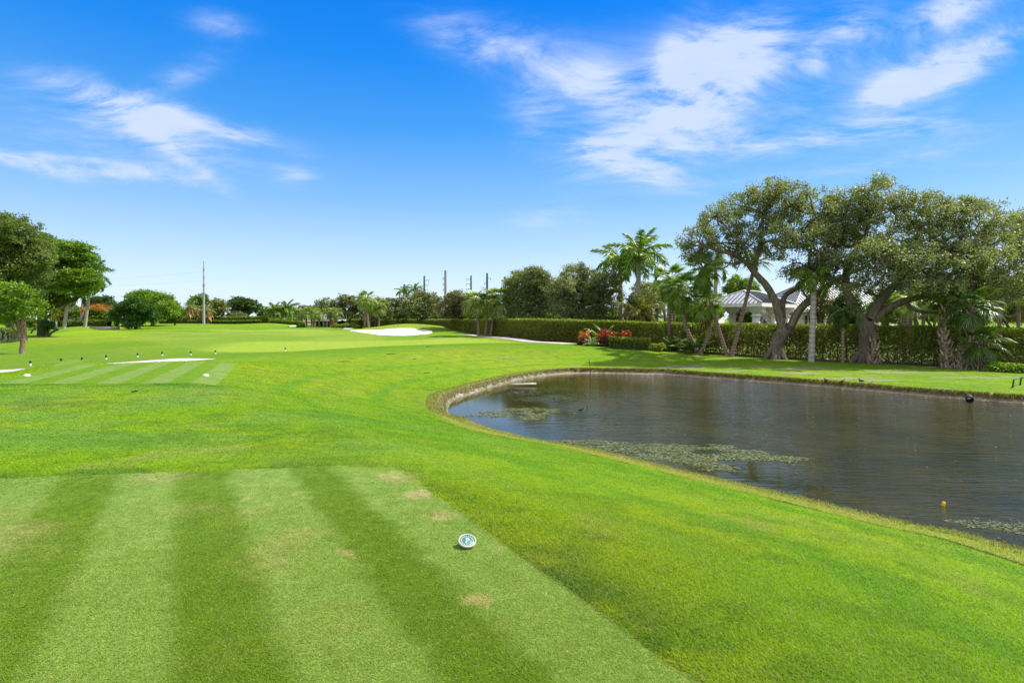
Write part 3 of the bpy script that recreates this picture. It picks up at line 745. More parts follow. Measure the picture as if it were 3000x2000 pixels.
def broadleaf(label, base, lobes, trunk_h, tr, palette, wts=None, leafL=.12, dens=1.0, clump=.5, bark=None, group=None, lean=(0, 0), name='broadleaf_tree', twig=.25, cat='tree', fork=None, flat=.65):
    base = np.asarray(base, float); o = thing(name, label, cat, base, group)
    cm = MB(); cl = crown(cm, lobes, leafL, dens, palette, wts, clump, flat=flat); tm = MB()
    top = base + np.array([lean[0], lean[1], trunk_h])
    trunk = limb(tm, [base - (0, 0, .15), base + np.array([lean[0] * .3, lean[1] * .3, trunk_h * .5]), top], tr * 1.25, tr * .85, 9)
    src = [trunk[-3:]]
    for c, r in lobes:
        c = np.asarray(c, float); m = top * .5 + c * .5 + rng.normal(size=3) * .06 * np.linalg.norm(c - top); m[2] -= .08 * np.linalg.norm(c - top)
        src.append(limb(tm, [top - (0, 0, .2 * tr), m, c], tr * .5, tr * .1, 6))
    twigs(tm, src, cl, max(.02, tr * .09), twig)
    tm.build('trunk', bark or M_darkbark, o, base, True, False); cm.build('crown', M_leaf, o, base)
    return o

def lobes_px(l, d, zdepth=None, jit=.08):
    """lobes given where the sight line at that bearing meets the depth d: (px, py, rx_px, ry_px[, depth offset])"""
    out = []
    for q in l:
        dd = d + (q[4] if len(q) > 4 else rng.uniform(-jit, jit) * pxr(q[2], d) * 6)
        rx, rz = pxr(q[2], dd), pxr(q[3], dd); out.append((P(q[0], q[1], dd), (rx, rx * .95, rz)))
    return out

def blob_lobes(cx, cy, w, h, n, d):
    """n irregular lobes filling an elliptical crown outline"""
    out = []
    for k in range(n):
        a = 2 * math.pi * (k + rng.uniform(-.2, .2)) / max(1, n - 1); f = 0 if k == 0 else .58
        s = rng.uniform(.36, .52)
        out.append((cx + math.cos(a) * w * f, cy - math.sin(a) * h * f * .9, w * s, h * s * rng.uniform(.85, 1.15), rng.uniform(-.35, .35) * pxr(w, d)))
    return out

def px_tree(label, cx, top, bot, w, d, palette, base_px=None, n=7, dens=1.0, tr=None, bark=None, group=None, wts=None, leafL=None, clump=None, name='broadleaf_tree', twig=.15, cat='tree', trunk_top=None, flat=.65):
    h = bot - top; cy = (top + bot) / 2
    b = P(cx if base_px is None else base_px, 950, d); b[2] = hz(b[0], b[1]) if True else 0
    ll = leafL or max(.09, d / 569 * .95); W = pxr(w, d)
    zt = P(cx, bot - h * .25 if trunk_top is None else trunk_top, d)[2]
    return broadleaf(label, b, lobes_px(blob_lobes(cx, cy, w / 2, h / 2, n, d), d), max(.3, zt - b[2]), tr or max(.1, W * .028), palette, wts, ll, dens, clump or max(.45, W * .075), bark, group, (P(cx, 0, d)[0] - b[0], 0), name, twig, cat, flat=flat)

# ------------------------------------------------------------------ palms
FROND_G = [(.165, .26, .022), (.22, .32, .032), (.12, .20, .018)]
FROND_D = [(.085, .145, .02), (.115, .185, .026), (.06, .11, .016)]
FROND_L = [(.23, .31, .05), (.29, .36, .07), (.17, .24, .035)]
FROND_Y = [(.24, .23, .04), (.30, .27, .07), (.17, .19, .03)]
def strip_quads(mb, path, width, nrm, col):
    """ribbon along a path"""
    path = np.asarray(path); m = len(path); t = np.gradient(path, axis=0); s = unit(np.cross(t, nrm)); w = np.asarray(width)[:, None] / 2
    V = np.r_[path - s * w, path + s * w]; i = np.arange(m - 1)
    mb.add(V, np.c_[i, i + 1, m + i + 1, m + i], col)
def fan_frond(pet=1.0, blade=.8, nseg=20, arch=.25, droop=.35, colors=FROND_G, seed=0, tipfall=.5):
    """palmate leaf along +X: arching stalk, then segments fanned out with hanging tips"""
    mb = MB(); g = np.random.default_rng(seed); t = np.linspace(0, 1, 6)
    stalk = np.c_[t * pet, np.zeros(6), -arch * pet * t ** 2]
    tube(mb, stalk, np.linspace(.028, .014, 6), 4, pal(1, colors)[0] * 1.3, cap=False)
    e = stalk[-1]; dirn = unit(np.array([1, 0, -2 * arch]))
    side = np.array([0, 1.0, 0]); upv = np.cross(dirn, side)
    upv = upv if upv[2] > 0 else -upv
    for k in range(nseg):
        a = R(-118 + 236 * k / (nseg - 1)) + g.normal() * .03
        L = blade * (1 - .28 * (abs(a) / R(118)) ** 2) * g.uniform(.9, 1.08)
        d0 = dirn * math.cos(a) + side * math.sin(a)
        s = np.linspace(0, 1, 5)
        fall = droop * s ** 2 + tipfall * np.clip(s - .55, 0, 1) ** 2 * 2.0
        path = e + np.outer(s * L, d0) + np.outer(.10 * L * np.abs(math.sin(a)) * s, upv) - np.outer(fall * L, [0, 0, 1])
        w = blade * math.pi * 1.25 / nseg
        strip_quads(mb, path, np.array([.010, w * .62, w * .60, w * .30, .004]), upv + side * g.normal() * .5, pal(4, colors, jit=.15))
    return mb
def feather_frond(L=3.0, npair=34, leaflet=.6, arch=.5, colors=FROND_G, seed=0, hang=.45):
    mb = MB(); g = np.random.default_rng(seed); m = 14; t = np.linspace(0, 1, m)
    ang = .12 - arch * 2.0 * t ** 1.4; dx = np.cos(ang); dz = np.sin(ang)
    rach = np.c_[np.r_[0, np.cumsum(dx[:-1])], np.zeros(m), np.r_[0, np.cumsum(dz[:-1])]] * (L / (m - 1))
    tube(mb, rach, np.linspace(.05, .01, m), 4, pal(1, colors)[0] * 1.4, cap=False)
    for k in range(npair):
        s = .12 + .88 * k / (npair - 1); x = np.array([np.interp(s, t, rach[:, i]) for i in range(3)]); tg = unit(np.array([np.interp(s, t, dx), 0, np.interp(s, t, dz)]))
        ll = leaflet * (.55 + .45 * math.sin(math.pi * min(1, s * 1.1))) * g.uniform(.85, 1.1)
        for sg in (-1, 1):
            for tier in (0,):
                d = unit(tg * (.45 + .5 * s) + np.array([0, sg, 0]) * 1.0 + np.array([0, 0, .55 * g.normal()]))
                q = np.linspace(0, 1, 4); path = x + np.outer(q * ll, d) - np.outer(q ** 2 * ll * hang * g.uniform(.6, 1.4), [0, 0, 1])
                strip_quads(mb, path, np.array([.035, .085, .07, .006]) * leaflet / .6, unit(g.normal(size=3) + np.array([0, 0, .8])), pal(3, colors, jit=.18))
    return mb

_protos = {}
def proto(key, fn):
    """frond mesh shared by all copies"""
    if key not in _protos:
        o = fn().build('frond', M_frond); _protos[key] = o.data; bpy.data.objects.remove(o)
    return _protos[key]
def add_frond(me, parent, loc, az, pitch, sc, roll=0.0):
    o = bpy.data.objects.new('frond', me); COL.objects.link(o); o.parent = parent; o.location = [float(a) for a in loc]
    o.rotation_euler = (roll, -pitch, az); o.scale = (sc,) * 3; return o

def skirt(mb, top, L, r, n, col=((.12, .055, .03), (.20, .10, .055), (.09, .045, .03)), spread=.5):
    for k in range(n):
        a = rng.uniform(0, 2 * math.pi); z0 = -rng.uniform(0, .75) * L; ll = L * rng.uniform(.3, .6)
        d = np.array([math.cos(a), math.sin(a), 0]); p0 = top + d * r * .5 + (0, 0, z0)
        s = np.linspace(0, 1, 4); path = p0 + np.outer(s * ll * spread * rng.uniform(.3, 1.1), d) - np.outer(s ** 1.5 * ll, [0, 0, 1])
        strip_quads(mb, path, np.array([.10, .14, .10, .02]) * r / .18, d, pal(3, col))

def boots(mb, path, rad, n, col=((.25, .19, .14), (.33, .26, .2), (.15, .105, .075)), L=.35):
    """criss-crossed old leaf bases standing off the trunk"""
    path = np.asarray(path)
    for k in range(n):
        t = (k + .5) / n; i = t * (len(path) - 1); j = int(min(i, len(path) - 2)); c = path[j] * (1 - (i - j)) + path[j + 1] * (i - j)
        a = k * 2.4 + rng.uniform(-.2, .2); d = np.array([math.cos(a), math.sin(a), 0])
        s = np.linspace(0, 1, 4); ll = L * rng.uniform(.75, 1.2)
        p = c + d * rad * .92 + np.outer(s * ll * .42, d) + np.outer(s * ll, [0, 0, 1]) + np.outer(s * ll * .25 * rng.choice([-1, 1]), np.cross(d, [0, 0, 1]))
        tube(mb, p, np.array([.085, .075, .055, .03]) * rad / .2, 4, pal(1, col)[0])

def palm(label, base, top, kind, cr, tr, nf=22, group=None, name='fan_palm', skirt_n=0, skirt_L=1.0, boots_n=0, bark=None, colors=None, bend=None, whole=False, key='', spread=(-.6, 1.25), tr_top=None, flare=1.35, seed=None):
    """kind 'fan' / 'feather'; whole: the crown is one mesh (far palms)"""
    base = np.asarray(base, float); top = np.asarray(top, float); o = thing(name, label, 'palm tree', base, group)
    H = np.linalg.norm(top - base)
    mid = (base + top) / 2 + (np.zeros(3) if bend is None else np.asarray(bend, float))
    p = bezier([base - (0, 0, .2), base * .93 + mid * .07 + (0, 0, .02 * H), mid, top], 7)
    tt = np.linspace(0, 1, len(p)); rr = tr * (1 + (flare - 1) * np.exp(-tt * 14)) * (1 - tt * (1 - (tr_top or tr * .85) / tr))
    tm = MB(); tube(tm, p, rr, 10, wob=.05); tm.build('trunk', bark or M_palm, o, base, True, False)
    if boots_n:
        bm = MB(); boots(bm, p[: max(4, int(len(p) * .92))], tr * 1.05, boots_n); bm.build('leaf_bases', M_dead, o, base)
    if skirt_n:
        sm = MB(); skirt(sm, top, skirt_L, tr * 1.25, skirt_n); sm.build('dead_frond_skirt', M_dead, o, base)
    colors = colors or FROND_G
    vs = []
    for v in range(3):
        if kind == 'fan': fn = lambda v=v: fan_frond(.52, .48, 24, (.06, .22, .45)[v], (.10, .22, .38)[v], colors, v + 3)
        elif kind == 'feather': fn = lambda v=v: feather_frond(1.0, 46, .25, (.42, .62, .85)[v], colors, v + 3)
        else: fn = lambda v=v: feather_frond(1.0, 26, .30, (.5, .75, 1.0)[v], colors, v + 3, .9)
        vs.append((kind + key + str(v), fn))
    cm = MB()
    for k in range(nf):
        f = (k + .5) / nf; az = k * 2.39996 + rng.uniform(-.25, .25)
        pitch = spread[1] + (spread[0] - spread[1]) * f ** .8 + rng.uniform(-.12, .12)
        v = 0 if f < .35 else (1 if f < .72 else 2); sc = cr * rng.uniform(.88, 1.1) * (.85 if f < .15 else 1)
        loc = top - base + np.array([math.cos(az), math.sin(az), 0]) * tr * .4 - (0, 0, .25 * f * min(1, cr * .4))
        if whole:
            src = vs[v][1](); M = np.array(Euler((0, -pitch, az)).to_matrix())
            for a, b, c in zip(src.v, src.f, src.c): pass
            VV = np.concatenate(src.v) * sc @ M.T + loc + base
            off = cm.n; cm.v.append(VV); cm.n += len(VV)
            for b, c in zip(src.f, src.c): cm.f.append(b + off); cm.c.append(c)
        else: add_frond(proto(*vs[v]), o, loc, az, pitch, sc, rng.uniform(-.3, .3))
    if whole: cm.build('crown', M_frond, o, base)
    return o
# ------------------------------------------------------------------ the long clipped hedge
def ground_pt(px, d):
    a, _ = ray(px, 950); x = a * d; return np.array([x, d, hz(x, d)])

def make_hedge():
    o = thing('clipped_hedge', 'long clipped hedge running from the far bunker round behind the pond', 'hedge', HEDGE[8])
    org = HEDGE[8]
    lm, core, sm = MB(), MB(), MB()
    l, tops = _hl, _ht; n = len(l)
    t = np.gradient(l, axis=0); t /= np.linalg.norm(t, axis=1)[:, None]; nrm = np.c_[t[:, 1], -t[:, 0]]     # towards the lawn
    if (nrm[n // 2] @ (np.array([0, 0]) - l[n // 2])) < 0: nrm = -nrm
    depth = 1.3
    seg = np.linalg.norm(np.diff(l, axis=0), axis=1); s = np.r_[0, np.cumsum(seg)]
    gz = height(l[:, 0], l[:, 1])
    def sample(m, lo=0, hi=1, near_w=True):
        w = seg / (np.minimum(l[:-1, 1], 90) ** 1.1); k = rng.choice(n - 1, m, p=w / w.sum()); f = rng.random(m)[:, None]
        c = l[k] * (1 - f) + l[k + 1] * f; f1 = f[:, 0]
        return c, nrm[k], gz[k] * (1 - f1) + gz[k + 1] * f1, tops[k] * (1 - f1) + tops[k + 1] * f1, c[:, 1]
    # front face, thinner towards the ground in the near part
    m = 150000; c, nn, g, tp, d = sample(m)
    v = rng.random(m); nearpart = sstep(50, 43, d)
    keep = rng.random(m) < (1 - nearpart * (.55 * sstep(.5, .02, v))) * np.where(fbm(c[:, 0] / .55, v * 3, 91) * nearpart > .60, .45, 1)
    c, nn, g, tp, d, v, nearpart = [q[keep] for q in (c, nn, g, tp, d, v, nearpart)]; m = len(c)
    und = (fbm(c[:, 0] / 1.6 + c[:, 1] / 1.6, v * 2, 17) - .5) * .3
    ins = rng.random(m) ** 2 * (.22 + .5 * nearpart)
    pts = np.c_[c - nn * (ins - und)[:, None], g + (tp - g) * v ** .85]
    cols = pal(m, HEDGEC); hv = sstep(.35, .65, fbm(c[:, 0] / 2.4 + c[:, 1] / 3, v, 19))[:, None]
    cols = cols * (1 - .45 * hv) + np.array([.12, .10, .03]) * .45 * hv
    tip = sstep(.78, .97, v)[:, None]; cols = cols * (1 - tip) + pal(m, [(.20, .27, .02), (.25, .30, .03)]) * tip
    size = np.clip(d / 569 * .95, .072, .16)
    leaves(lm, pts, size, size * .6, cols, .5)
    # top
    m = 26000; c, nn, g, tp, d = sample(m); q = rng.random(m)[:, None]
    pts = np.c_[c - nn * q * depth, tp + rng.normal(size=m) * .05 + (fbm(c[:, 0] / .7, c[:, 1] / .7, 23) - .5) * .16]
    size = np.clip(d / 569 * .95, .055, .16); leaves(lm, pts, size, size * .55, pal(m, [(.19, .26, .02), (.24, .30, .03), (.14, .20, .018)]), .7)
    # back face leaves, seen through the thin part
    m = 60000; c, nn, g, tp, d = sample(m); v = rng.random(m) ** .9; kp = d < 52; c, nn, g, tp, d, v = [x[kp] for x in (c, nn, g, tp, d, v)]; m = len(c)
    pts = np.c_[c - nn * (depth - rng.random(m)[:, None] * .4), g + (tp - g) * v]; leaves(lm, pts, .085, .055, pal(m, HEDGEC), .5)
    # twiggy interior
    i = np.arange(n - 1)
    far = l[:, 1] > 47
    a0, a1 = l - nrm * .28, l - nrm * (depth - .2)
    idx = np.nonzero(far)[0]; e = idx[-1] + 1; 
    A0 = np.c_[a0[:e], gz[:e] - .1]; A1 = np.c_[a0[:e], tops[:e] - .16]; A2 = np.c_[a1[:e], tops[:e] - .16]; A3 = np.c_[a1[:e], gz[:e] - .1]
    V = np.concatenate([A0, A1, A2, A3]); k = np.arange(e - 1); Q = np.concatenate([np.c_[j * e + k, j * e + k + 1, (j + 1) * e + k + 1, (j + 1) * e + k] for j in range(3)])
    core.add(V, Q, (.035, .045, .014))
    x = 0; tot = s[-1]
    while x < tot:
        px_ = np.array([np.interp(x, s, l[:, 0]), np.interp(x, s, l[:, 1])]); zg, zt = np.interp(x, s, gz), np.interp(x, s, tops); nq = nrm[np.searchsorted(s, x) - 1]
        if px_[1] < 55:
            for _ in range(1):
                b = px_ - nq * rng.uniform(.3, .95) + rng.normal(size=2) * .12
                tube(sm, bezier([(b[0], b[1], zg - .1), (b[0] + rng.normal() * .12, b[1], zg + (zt - zg) * .4), (b[0] + rng.normal() * .3, b[1] + rng.normal() * .2, zt - .2)], 3), np.linspace(.035, .012, 7), 5, cap=False)
        x += .42 * rng.uniform(.6, 1.4)
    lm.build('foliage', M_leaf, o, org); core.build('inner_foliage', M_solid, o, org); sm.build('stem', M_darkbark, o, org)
    o.children[-1].name = 'stems'; o.children[-1]['kind'] = 'stuff'
make_hedge()

# ------------------------------------------------------------------ two big live oaks by the pond
def PX(l, d0):
    return [P(q[0], q[1], d0 + (q[2] if len(q) > 2 else 0)) for q in l]
def live_oak(label, base_px, d, trunk, r, limbs, lobes, palette=OAK, wts=OAKW, dens=1.0, flare=True, root=None):
    b = ground_pt(base_px[0], d); o = thing('live_oak', label, 'tree', b)
    tm, cm = MB(), MB(); src = []
    tp = [b - (0, 0, .2)] + [b * (1 - .06) + PX([trunk[0]], d)[0] * .06] + PX(trunk, d)
    p = bezier(tp, 7); tt = np.linspace(0, 1, len(p)); rr = r * (1 + .42 * np.exp(-tt * 9)) * (1 - .18 * tt)
    tube(tm, p, rr, 14, wob=.07); src.append(p[-4:])
    if flare:
        for k in range(6):
            a = k * 1.05 + rng.uniform(-.2, .2); q = b + np.array([math.cos(a), math.sin(a), 0]) * r * 1.75
            tube(tm, bezier([b + (math.cos(a) * r * .7, math.sin(a) * r * .7, .65), b + (math.cos(a) * r * 1.2, math.sin(a) * r * 1.2, .2), q + (0, 0, -.15)], 4), np.linspace(r * .42, r * .22, 9), 6, wob=.1)
    for pts, r0, r1 in limbs: src.append(limb(tm, PX(pts, d), r0, r1, 9, .09, 7))
    L = lobes_px(lobes, d, jit=.10)
    for c, rd in L:                           # secondary branches reach every part of the crown
        ss = np.concatenate(src); a = ss[np.argmin(((ss - c) ** 2).sum(1))]
        for _ in range(3):
            e = c + rng.normal(size=3) * np.array(rd) * .45; mid = (a + e) / 2 + rng.normal(size=3) * .35
            src.append(limb(tm, [a, mid, e], .085, .025, 6, .08, 5))
    cl = crown(cm, L, .080, dens * .85, palette, wts, .44, -.7, .55, .25, .9)
    twigs(tm, src, cl, .022, .30)
    tm.build('trunk', M_oakbark, o, b, True, False); cm.build('crown', M_leaf, o, b); return o
live_oak('spreading live oak forking low beside the pavilion, open canopy leaning left', (2274, 1035), 39.5,
         [(2278, 1000), (2300, 965)], .50,
         [([(2296, 972), (2284, 930), (2272, 885), (2246, 838), (2212, 800), (2192, 772, .2)], .30, .20),
          ([(2196, 778), (2160, 752), (2112, 735, -.5), (2062, 722, -.8), (2022, 718, -1)], .17, .05),
          ([(2206, 795), (2222, 735), (2232, 680, .5), (2236, 630, .6), (2252, 590, .8)], .19, .05),
          ([(2194, 772), (2176, 720, -1), (2140, 680, -1.4), (2110, 640, -1.6)], .13, .04),
          ([(2300, 965), (2292, 905, .6), (2304, 862, .8), (2345, 838, .8), (2366, 800, 1), (2374, 740, 1.2), (2392, 670, 1.4)], .23, .07),
          ([(2368, 795, 1), (2410, 740, 1.2), (2440, 690, 1.5)], .12, .04),
          ([(2308, 975), (2340, 912), (2384, 868, -.4), (2432, 832, -.7), (2486, 802, -1), (2540, 780, -1)], .30, .10),
          ([(2318, 955, -.6), (2345, 905, -.8), (2385, 886, -1), (2424, 880, -1.1)], .20, .06),
          ([(2150, 748), (2130, 780, -.6), (2100, 790, -.9)], .07, .03)],
         [(2250, 575, 75, 45), (2180, 610, 75, 52), (2110, 655, 70, 48), (2050, 705, 62, 45), (2120, 725, 70, 38), (2195, 690, 60, 45), (2300, 580, 70, 48), (2320, 655, 62, 45),
          (2255, 735, 52, 34), (2390, 610, 80, 55), (2410, 700, 80, 52), (2370, 775, 60, 36), (2465, 640, 75, 60), (2030, 755, 45, 24), (2250, 655, 60, 40), (2350, 700, 60, 40, -2), (2440, 770, 55, 35, -2), (2470, 700, 60, 45), (2290, 690, 45, 30, -2), (2330, 800, 40, 25), (2175, 760, 40, 24)], dens=.55)
live_oak('massive live oak with thick grey flared trunk and long drooping limb by the pond', (2538, 1055), 37.8,
         [(2540, 1010), (2535, 940)], .62,
         [([(2530, 945), (2498, 900), (2480, 850), (2482, 790), (2506, 735), (2536, 690), (2546, 640)], .36, .08),
          ([(2508, 735), (2560, 720, .4), (2605, 728, .8), (2650, 722, 1)], .14, .04),
          ([(2482, 790), (2450, 760, -.5), (2420, 770, -1)], .13, .04),
          ([(2545, 935), (2580, 880), (2612, 845), (2670, 800, .4), (2720, 745, .6), (2790, 690, .8)], .36, .08),
          ([(2560, 940), (2600, 905, -.4), (2650, 882, -.8), (2700, 868, -1.1), (2745, 866, -1.3), (2790, 882, -1.5), (2850, 882, -1.6), (2900, 893, -1.7), (2930, 918, -1.8), (2962, 927, -1.9), (2990, 910, -2)], .25, .08),
          ([(2655, 882, -.8), (2668, 903, -1), (2700, 912, -1.2), (2748, 918, -1.3)], .13, .07),
          ([(2612, 845), (2700, 830, -.8), (2800, 800, -1.2), (2900, 780, -1.4)], .18, .05)],
         [(2570, 570, 85, 48), (2490, 610, 80, 52), (2440, 680, 65, 45), (2520, 690, 75, 50), (2620, 630, 90, 58), (2710, 620, 80, 48), (2660, 710, 95, 58), (2570, 770, 75, 40),
          (2780, 630, 90, 50), (2760, 710, 100, 60), (2860, 640, 90, 52), (2870, 725, 100, 60), (2960, 690, 85, 58), (2700, 790, 85, 40), (2800, 800, 90, 40), (2900, 810, 85, 40), (2990, 770, 80, 48),
          (2600, 800, 70, 40, -2), (2690, 845, 70, 26, -2.5), (2770, 850, 60, 26, -2.5), (2900, 855, 80, 32), (2960, 850, 70, 36, -2), (2480, 830, 48, 36, -1), (2430, 800, 50, 40), (2560, 740, 70, 40, -2.5), (2680, 760, 80, 45, -2.5), (2820, 760, 90, 45, -2.5), (2640, 830, 60, 28), (2470, 770, 55, 36), (2540, 850, 50, 24), (2840, 850, 55, 22), (3060, 720, 80, 70), (3080, 800, 70, 40)], dens=.55)
broadleaf('live oak at the right edge, its crown reaching in above the drooping limb', ground_pt(3190, 40), lobes_px([(3120, 700, 110, 80), (3050, 660, 80, 50), (3180, 800, 120, 60), (3230, 700, 120, 90), (3010, 850, 60, 28)], 41), 3.2, .4, OAK, OAKW, .1, .9, .55, M_oakbark, name='live_oak')

# ------------------------------------------------------------------ oaks and other trees standing behind the hedge
row = 'trees behind the clipped hedge'
px_tree('tallest dark oak with dense rounded crown behind hedge bend', 1560, 778, 955, 165, 68, OAK, n=9, dens=1.2, group=row, wts=[3, 3, 1, 3, .5, .3], trunk_top=945)
px_tree('dark lower oak crown left of the tallest dark oak', 1505, 800, 955, 110, 76, OAK, n=7, group=row, wts=[4, 3, 1, 3, .5, .3])
px_tree('olive brown oak with wispy crown right of the tallest dark oak', 1690, 772, 960, 170, 62, OAK, n=9, group=row, wts=[1, 3, 3, 1, 2, 2], trunk_top=945)
px_tree('grey green oak with twiggy top just left of the royal palms', 1768, 785, 955, 115, 60, OLIVE, n=8, dens=.8, group=row, trunk_top=945)
px_tree('small olive oak below the royal palms hiding their trunks', 1885, 848, 955, 110, 56, OLIVE, n=7, group=row, trunk_top=950)
px_tree('tan leaved oak behind the three leaning cabbage palms', 1345, 855, 950, 130, 84, [(.17, .16, .07), (.13, .13, .05), (.20, .17, .08)], n=7, group=row)
px_tree('dark spreading oak standing under the second power pole', 1235, 852, 948, 120, 100, OAK, n=8, group=row, wts=[4, 3, 1, 3, .5, .3], trunk_top=938)
px_tree('olive oak left of the dark spreading oak behind the bunker', 1160, 862, 950, 100, 108, OLIVE, n=7, group=row)
px_tree('dark oak behind the two slim palms left of the bunker', 1100, 868, 950, 90, 118, OAK, n=7, group=row, wts=[4, 3, 1, 3, .5, .3])
px_tree('tall grey green oak rising above the low pavilion', 1020, 860, 945, 120, 135, OLIVE, n=8, group=row)
px_tree('loose topped tree at left end of the oak row', 950, 870, 935, 60, 150, OAK, n=6, dens=.7, group=row)
for i, (cx, w, t, d, pl_, lb) in enumerate([(1045, 60, 915, 150, OLIVE, 'low olive shrubs behind hedge start'), (1130, 90, 912, 128, DARK, 'low dark shrubs behind hedge below the olive oak'), (1200, 80, 915, 122, DARK, 'low dark shrubs beside the distant globe lamp'), (1285, 90, 912, 112, OLIVE, 'low olive shrubs right of the dark spreading oak'),
        (1370, 90, 908, 104, DARK, 'dark shrubs behind the cabbage palm trio'), (1450, 90, 905, 98, DARK, 'dark shrubs behind the hedge bend'), (1530, 100, 900, 92, DARK, 'dark shrubs under the tallest dark oak'), (1620, 100, 905, 88, GREENY, 'green shrubs right of the tallest dark oak'), (1700, 100, 900, 86, OLIVE, 'olive shrubs beneath the wispy oak'), (1780, 100, 895, 84, DARK, 'dark shrubs beneath the twiggy oak'), (1850, 90, 890, 84, OLIVE, 'olive shrubs behind the royal palm trunks')]):
    px_tree(lb, cx, t, 962, w * 1.25, d, pl_, n=7, dens=1.0, group='shrubs behind the hedge', name='shrub', cat='shrub', trunk_top=955)
px_tree('bright green bushy tree peeking over the tan oak', 1335, 850, 900, 60, 110, GREENY, n=6, group=row)
px_tree('pale olive bush filling the gap between tan oak and tallest dark oak', 1425, 895, 955, 110, 80, OLIVE, n=6, group=row)
px_tree('rounded bright green fig tree behind the pavilion roof', 2170, 805, 930, 110, 72, GREENY, n=8, dens=1.2, wts=[2, 4, 1, 3], group=row)
px_tree('green fig tree crown showing left of the pavilion roof', 2095, 850, 940, 80, 74, GREENY, n=6, group=row)
px_tree('weeping dark green tree hanging over hedge between the oaks', 2485, 850, 990, 90, 43.5, DARK, n=8, dens=1.1, wts=[2, 3, 2, 2], group=row, leafL=.10, clump=.4)
px_tree('golden brown leaved small tree behind forked oak trunk', 2415, 840, 945, 90, 46, [(.20, .17, .05), (.14, .14, .04), (.17, .12, .04)], n=6, dens=.7, group=row)
bk = 'background trees at the right edge'
for i, (cx, top, bot, w, d, pl_, lb) in enumerate([
        (2610, 850, 965, 130, 62, LIME, 'lime green shrub tree seen under the massive oak limb'), (2740, 840, 960, 140, 66, YELL, 'yellow green tree lit from behind, between palm trunks'),
        (2860, 845, 965, 130, 64, LIME, 'lime green tree behind the right cabbage palms'), (2970, 830, 965, 130, 62, YELL, 'yellow green tree at the right edge above hedge'),
        (2690, 790, 930, 200, 82, DARK, 'dark shaded tree wall far behind the massive oak'), (2880, 780, 930, 200, 84, DARK, 'dark shaded tree far behind the right cabbage palms'),
        (3040, 780, 960, 180, 80, DARK, 'dark shaded tree beyond the right frame edge'), (2540, 830, 950, 140, 80, DARK, 'dark tree far behind the weeping tree')]):
    px_tree(lb, cx, top, bot, w, d, pl_, n=7, dens=.9, group=bk)
px_tree('clipped round green topiary tree seen between pavilion columns', 2200, 912, 962, 55, 60, GREENY, n=6, group=row)
px_tree('dark tree in shade behind pavilion columns', 2165, 895, 960, 60, 74, DARK, n=6, group=row)
px_tree('second dark tree in shade beneath pavilion eave', 2270, 890, 960, 90, 80, DARK, n=6, group=row)
px_tree('bright shrub behind hedge left of the white globe lamp', 1900, 895, 960, 90, 66, GREENY, n=6, group=row)
px_tree('green shrub mass behind hedge between slim fan palm trunks', 2010, 890, 965, 110, 68, GREENY, n=7, group=row)
px_tree('olive tree crown behind the tall fan palm pair', 1900, 818, 900, 110, 74, OAK, n=6, group=row)

# ------------------------------------------------------------------ left side trees
lf = 'trees on the left of the course'
o = broadleaf('crooked slim young tree with light green crown at left edge', ground_pt(62, 38), lobes_px([(48, 868, 42, 40), (18, 900, 46, 40), (85, 905, 42, 36), (30, 850, 30, 26), (10, 935, 34, 26), (78, 880, 30, 26)], 38), 1.0, .15, GREENY, [2, 4, 1, 2], .11, .8, .42, M_palebark, lf, name='young_tree', lean=(.1, 0))
b = ground_pt(62, 38); tm = MB()
limb(tm, [P(60, 1000, 38), P(57, 958, 38), P(52, 938, 38), P(40, 926, 38), P(24, 912, 38)], .13, .06, 8); tm.build('limb', M_palebark, o, b, True, False)
broadleaf('large olive grey tree at the left frame edge with two dark trunks', ground_pt(36, 58), lobes_px([(30, 690, 70, 55), (85, 735, 62, 50), (10, 760, 75, 60), (80, 790, 58, 45), (-30, 700, 80, 70), (-60, 800, 90, 60), (30, 820, 60, 40), (110, 760, 40, 34), (0, 655, 50, 30)], 58), 4.0, .42, [(.13, .20, .03), (.17, .24, .05), (.21, .25, .08), (.09, .14, .02)], None, .12, 1.0, .55, M_darkbark, lf)
broadleaf('second dark trunked tree close behind the large olive tree', ground_pt(66, 62), lobes_px([(70, 860, 50, 40), (30, 880, 50, 34), (100, 820, 40, 34)], 62), 3.0, .3, DARK, None, .12, .9, .5, M_darkbark, lf)
broadleaf('big dense dark green tree with layered canopy and forked trunk', ground_pt(125, 74),
          lobes_px([(190, 745, 70, 38), (120, 770, 70, 40), (240, 770, 45, 34), (160, 800, 75, 40), (230, 815, 55, 30), (110, 830, 55, 38), (185, 850, 70, 26), (255, 845, 32, 17), (150, 880, 40, 20), (95, 870, 40, 34), (140, 720, 50, 24), (275, 835, 22, 10), (215, 730, 40, 20), (110, 700, 34, 18)], 74),
          3.6, .55, GREENY, [3, 3, 3, 1], .16, 1.25, .8, M_mossbark, lf, flat=.4)
for cx, w, t, d, pl_, lb in [(-130, 190, 690, 66, GREENY, 'bushy green tree just beyond the left frame edge'), (-330, 220, 720, 75, OAK, 'olive tree farther beyond the left frame edge'), (-620, 300, 700, 80, GREENY, 'wide green tree far beyond the left frame edge'), (-950, 340, 720, 85, DARK, 'dark tree farthest beyond the left frame edge')]:
    px_tree(lb, cx, t, 960, w, d, pl_, n=7, group=lf, leafL=.22)
px_tree('leafy ivy clump growing round the big dark trunk base', 140, 935, 978, 40, 73, DARK, n=5, group=lf, name='shrub', cat='shrub', trunk_top=965)
fb = 'trees along the far left boundary'
px_tree('broad dark green rounded tree overhanging the far left pond', 395, 868, 972, 130, 104, [(.035, .10, .012), (.05, .13, .018), (.075, .17, .02)], n=9, dens=1.3, group=fb)
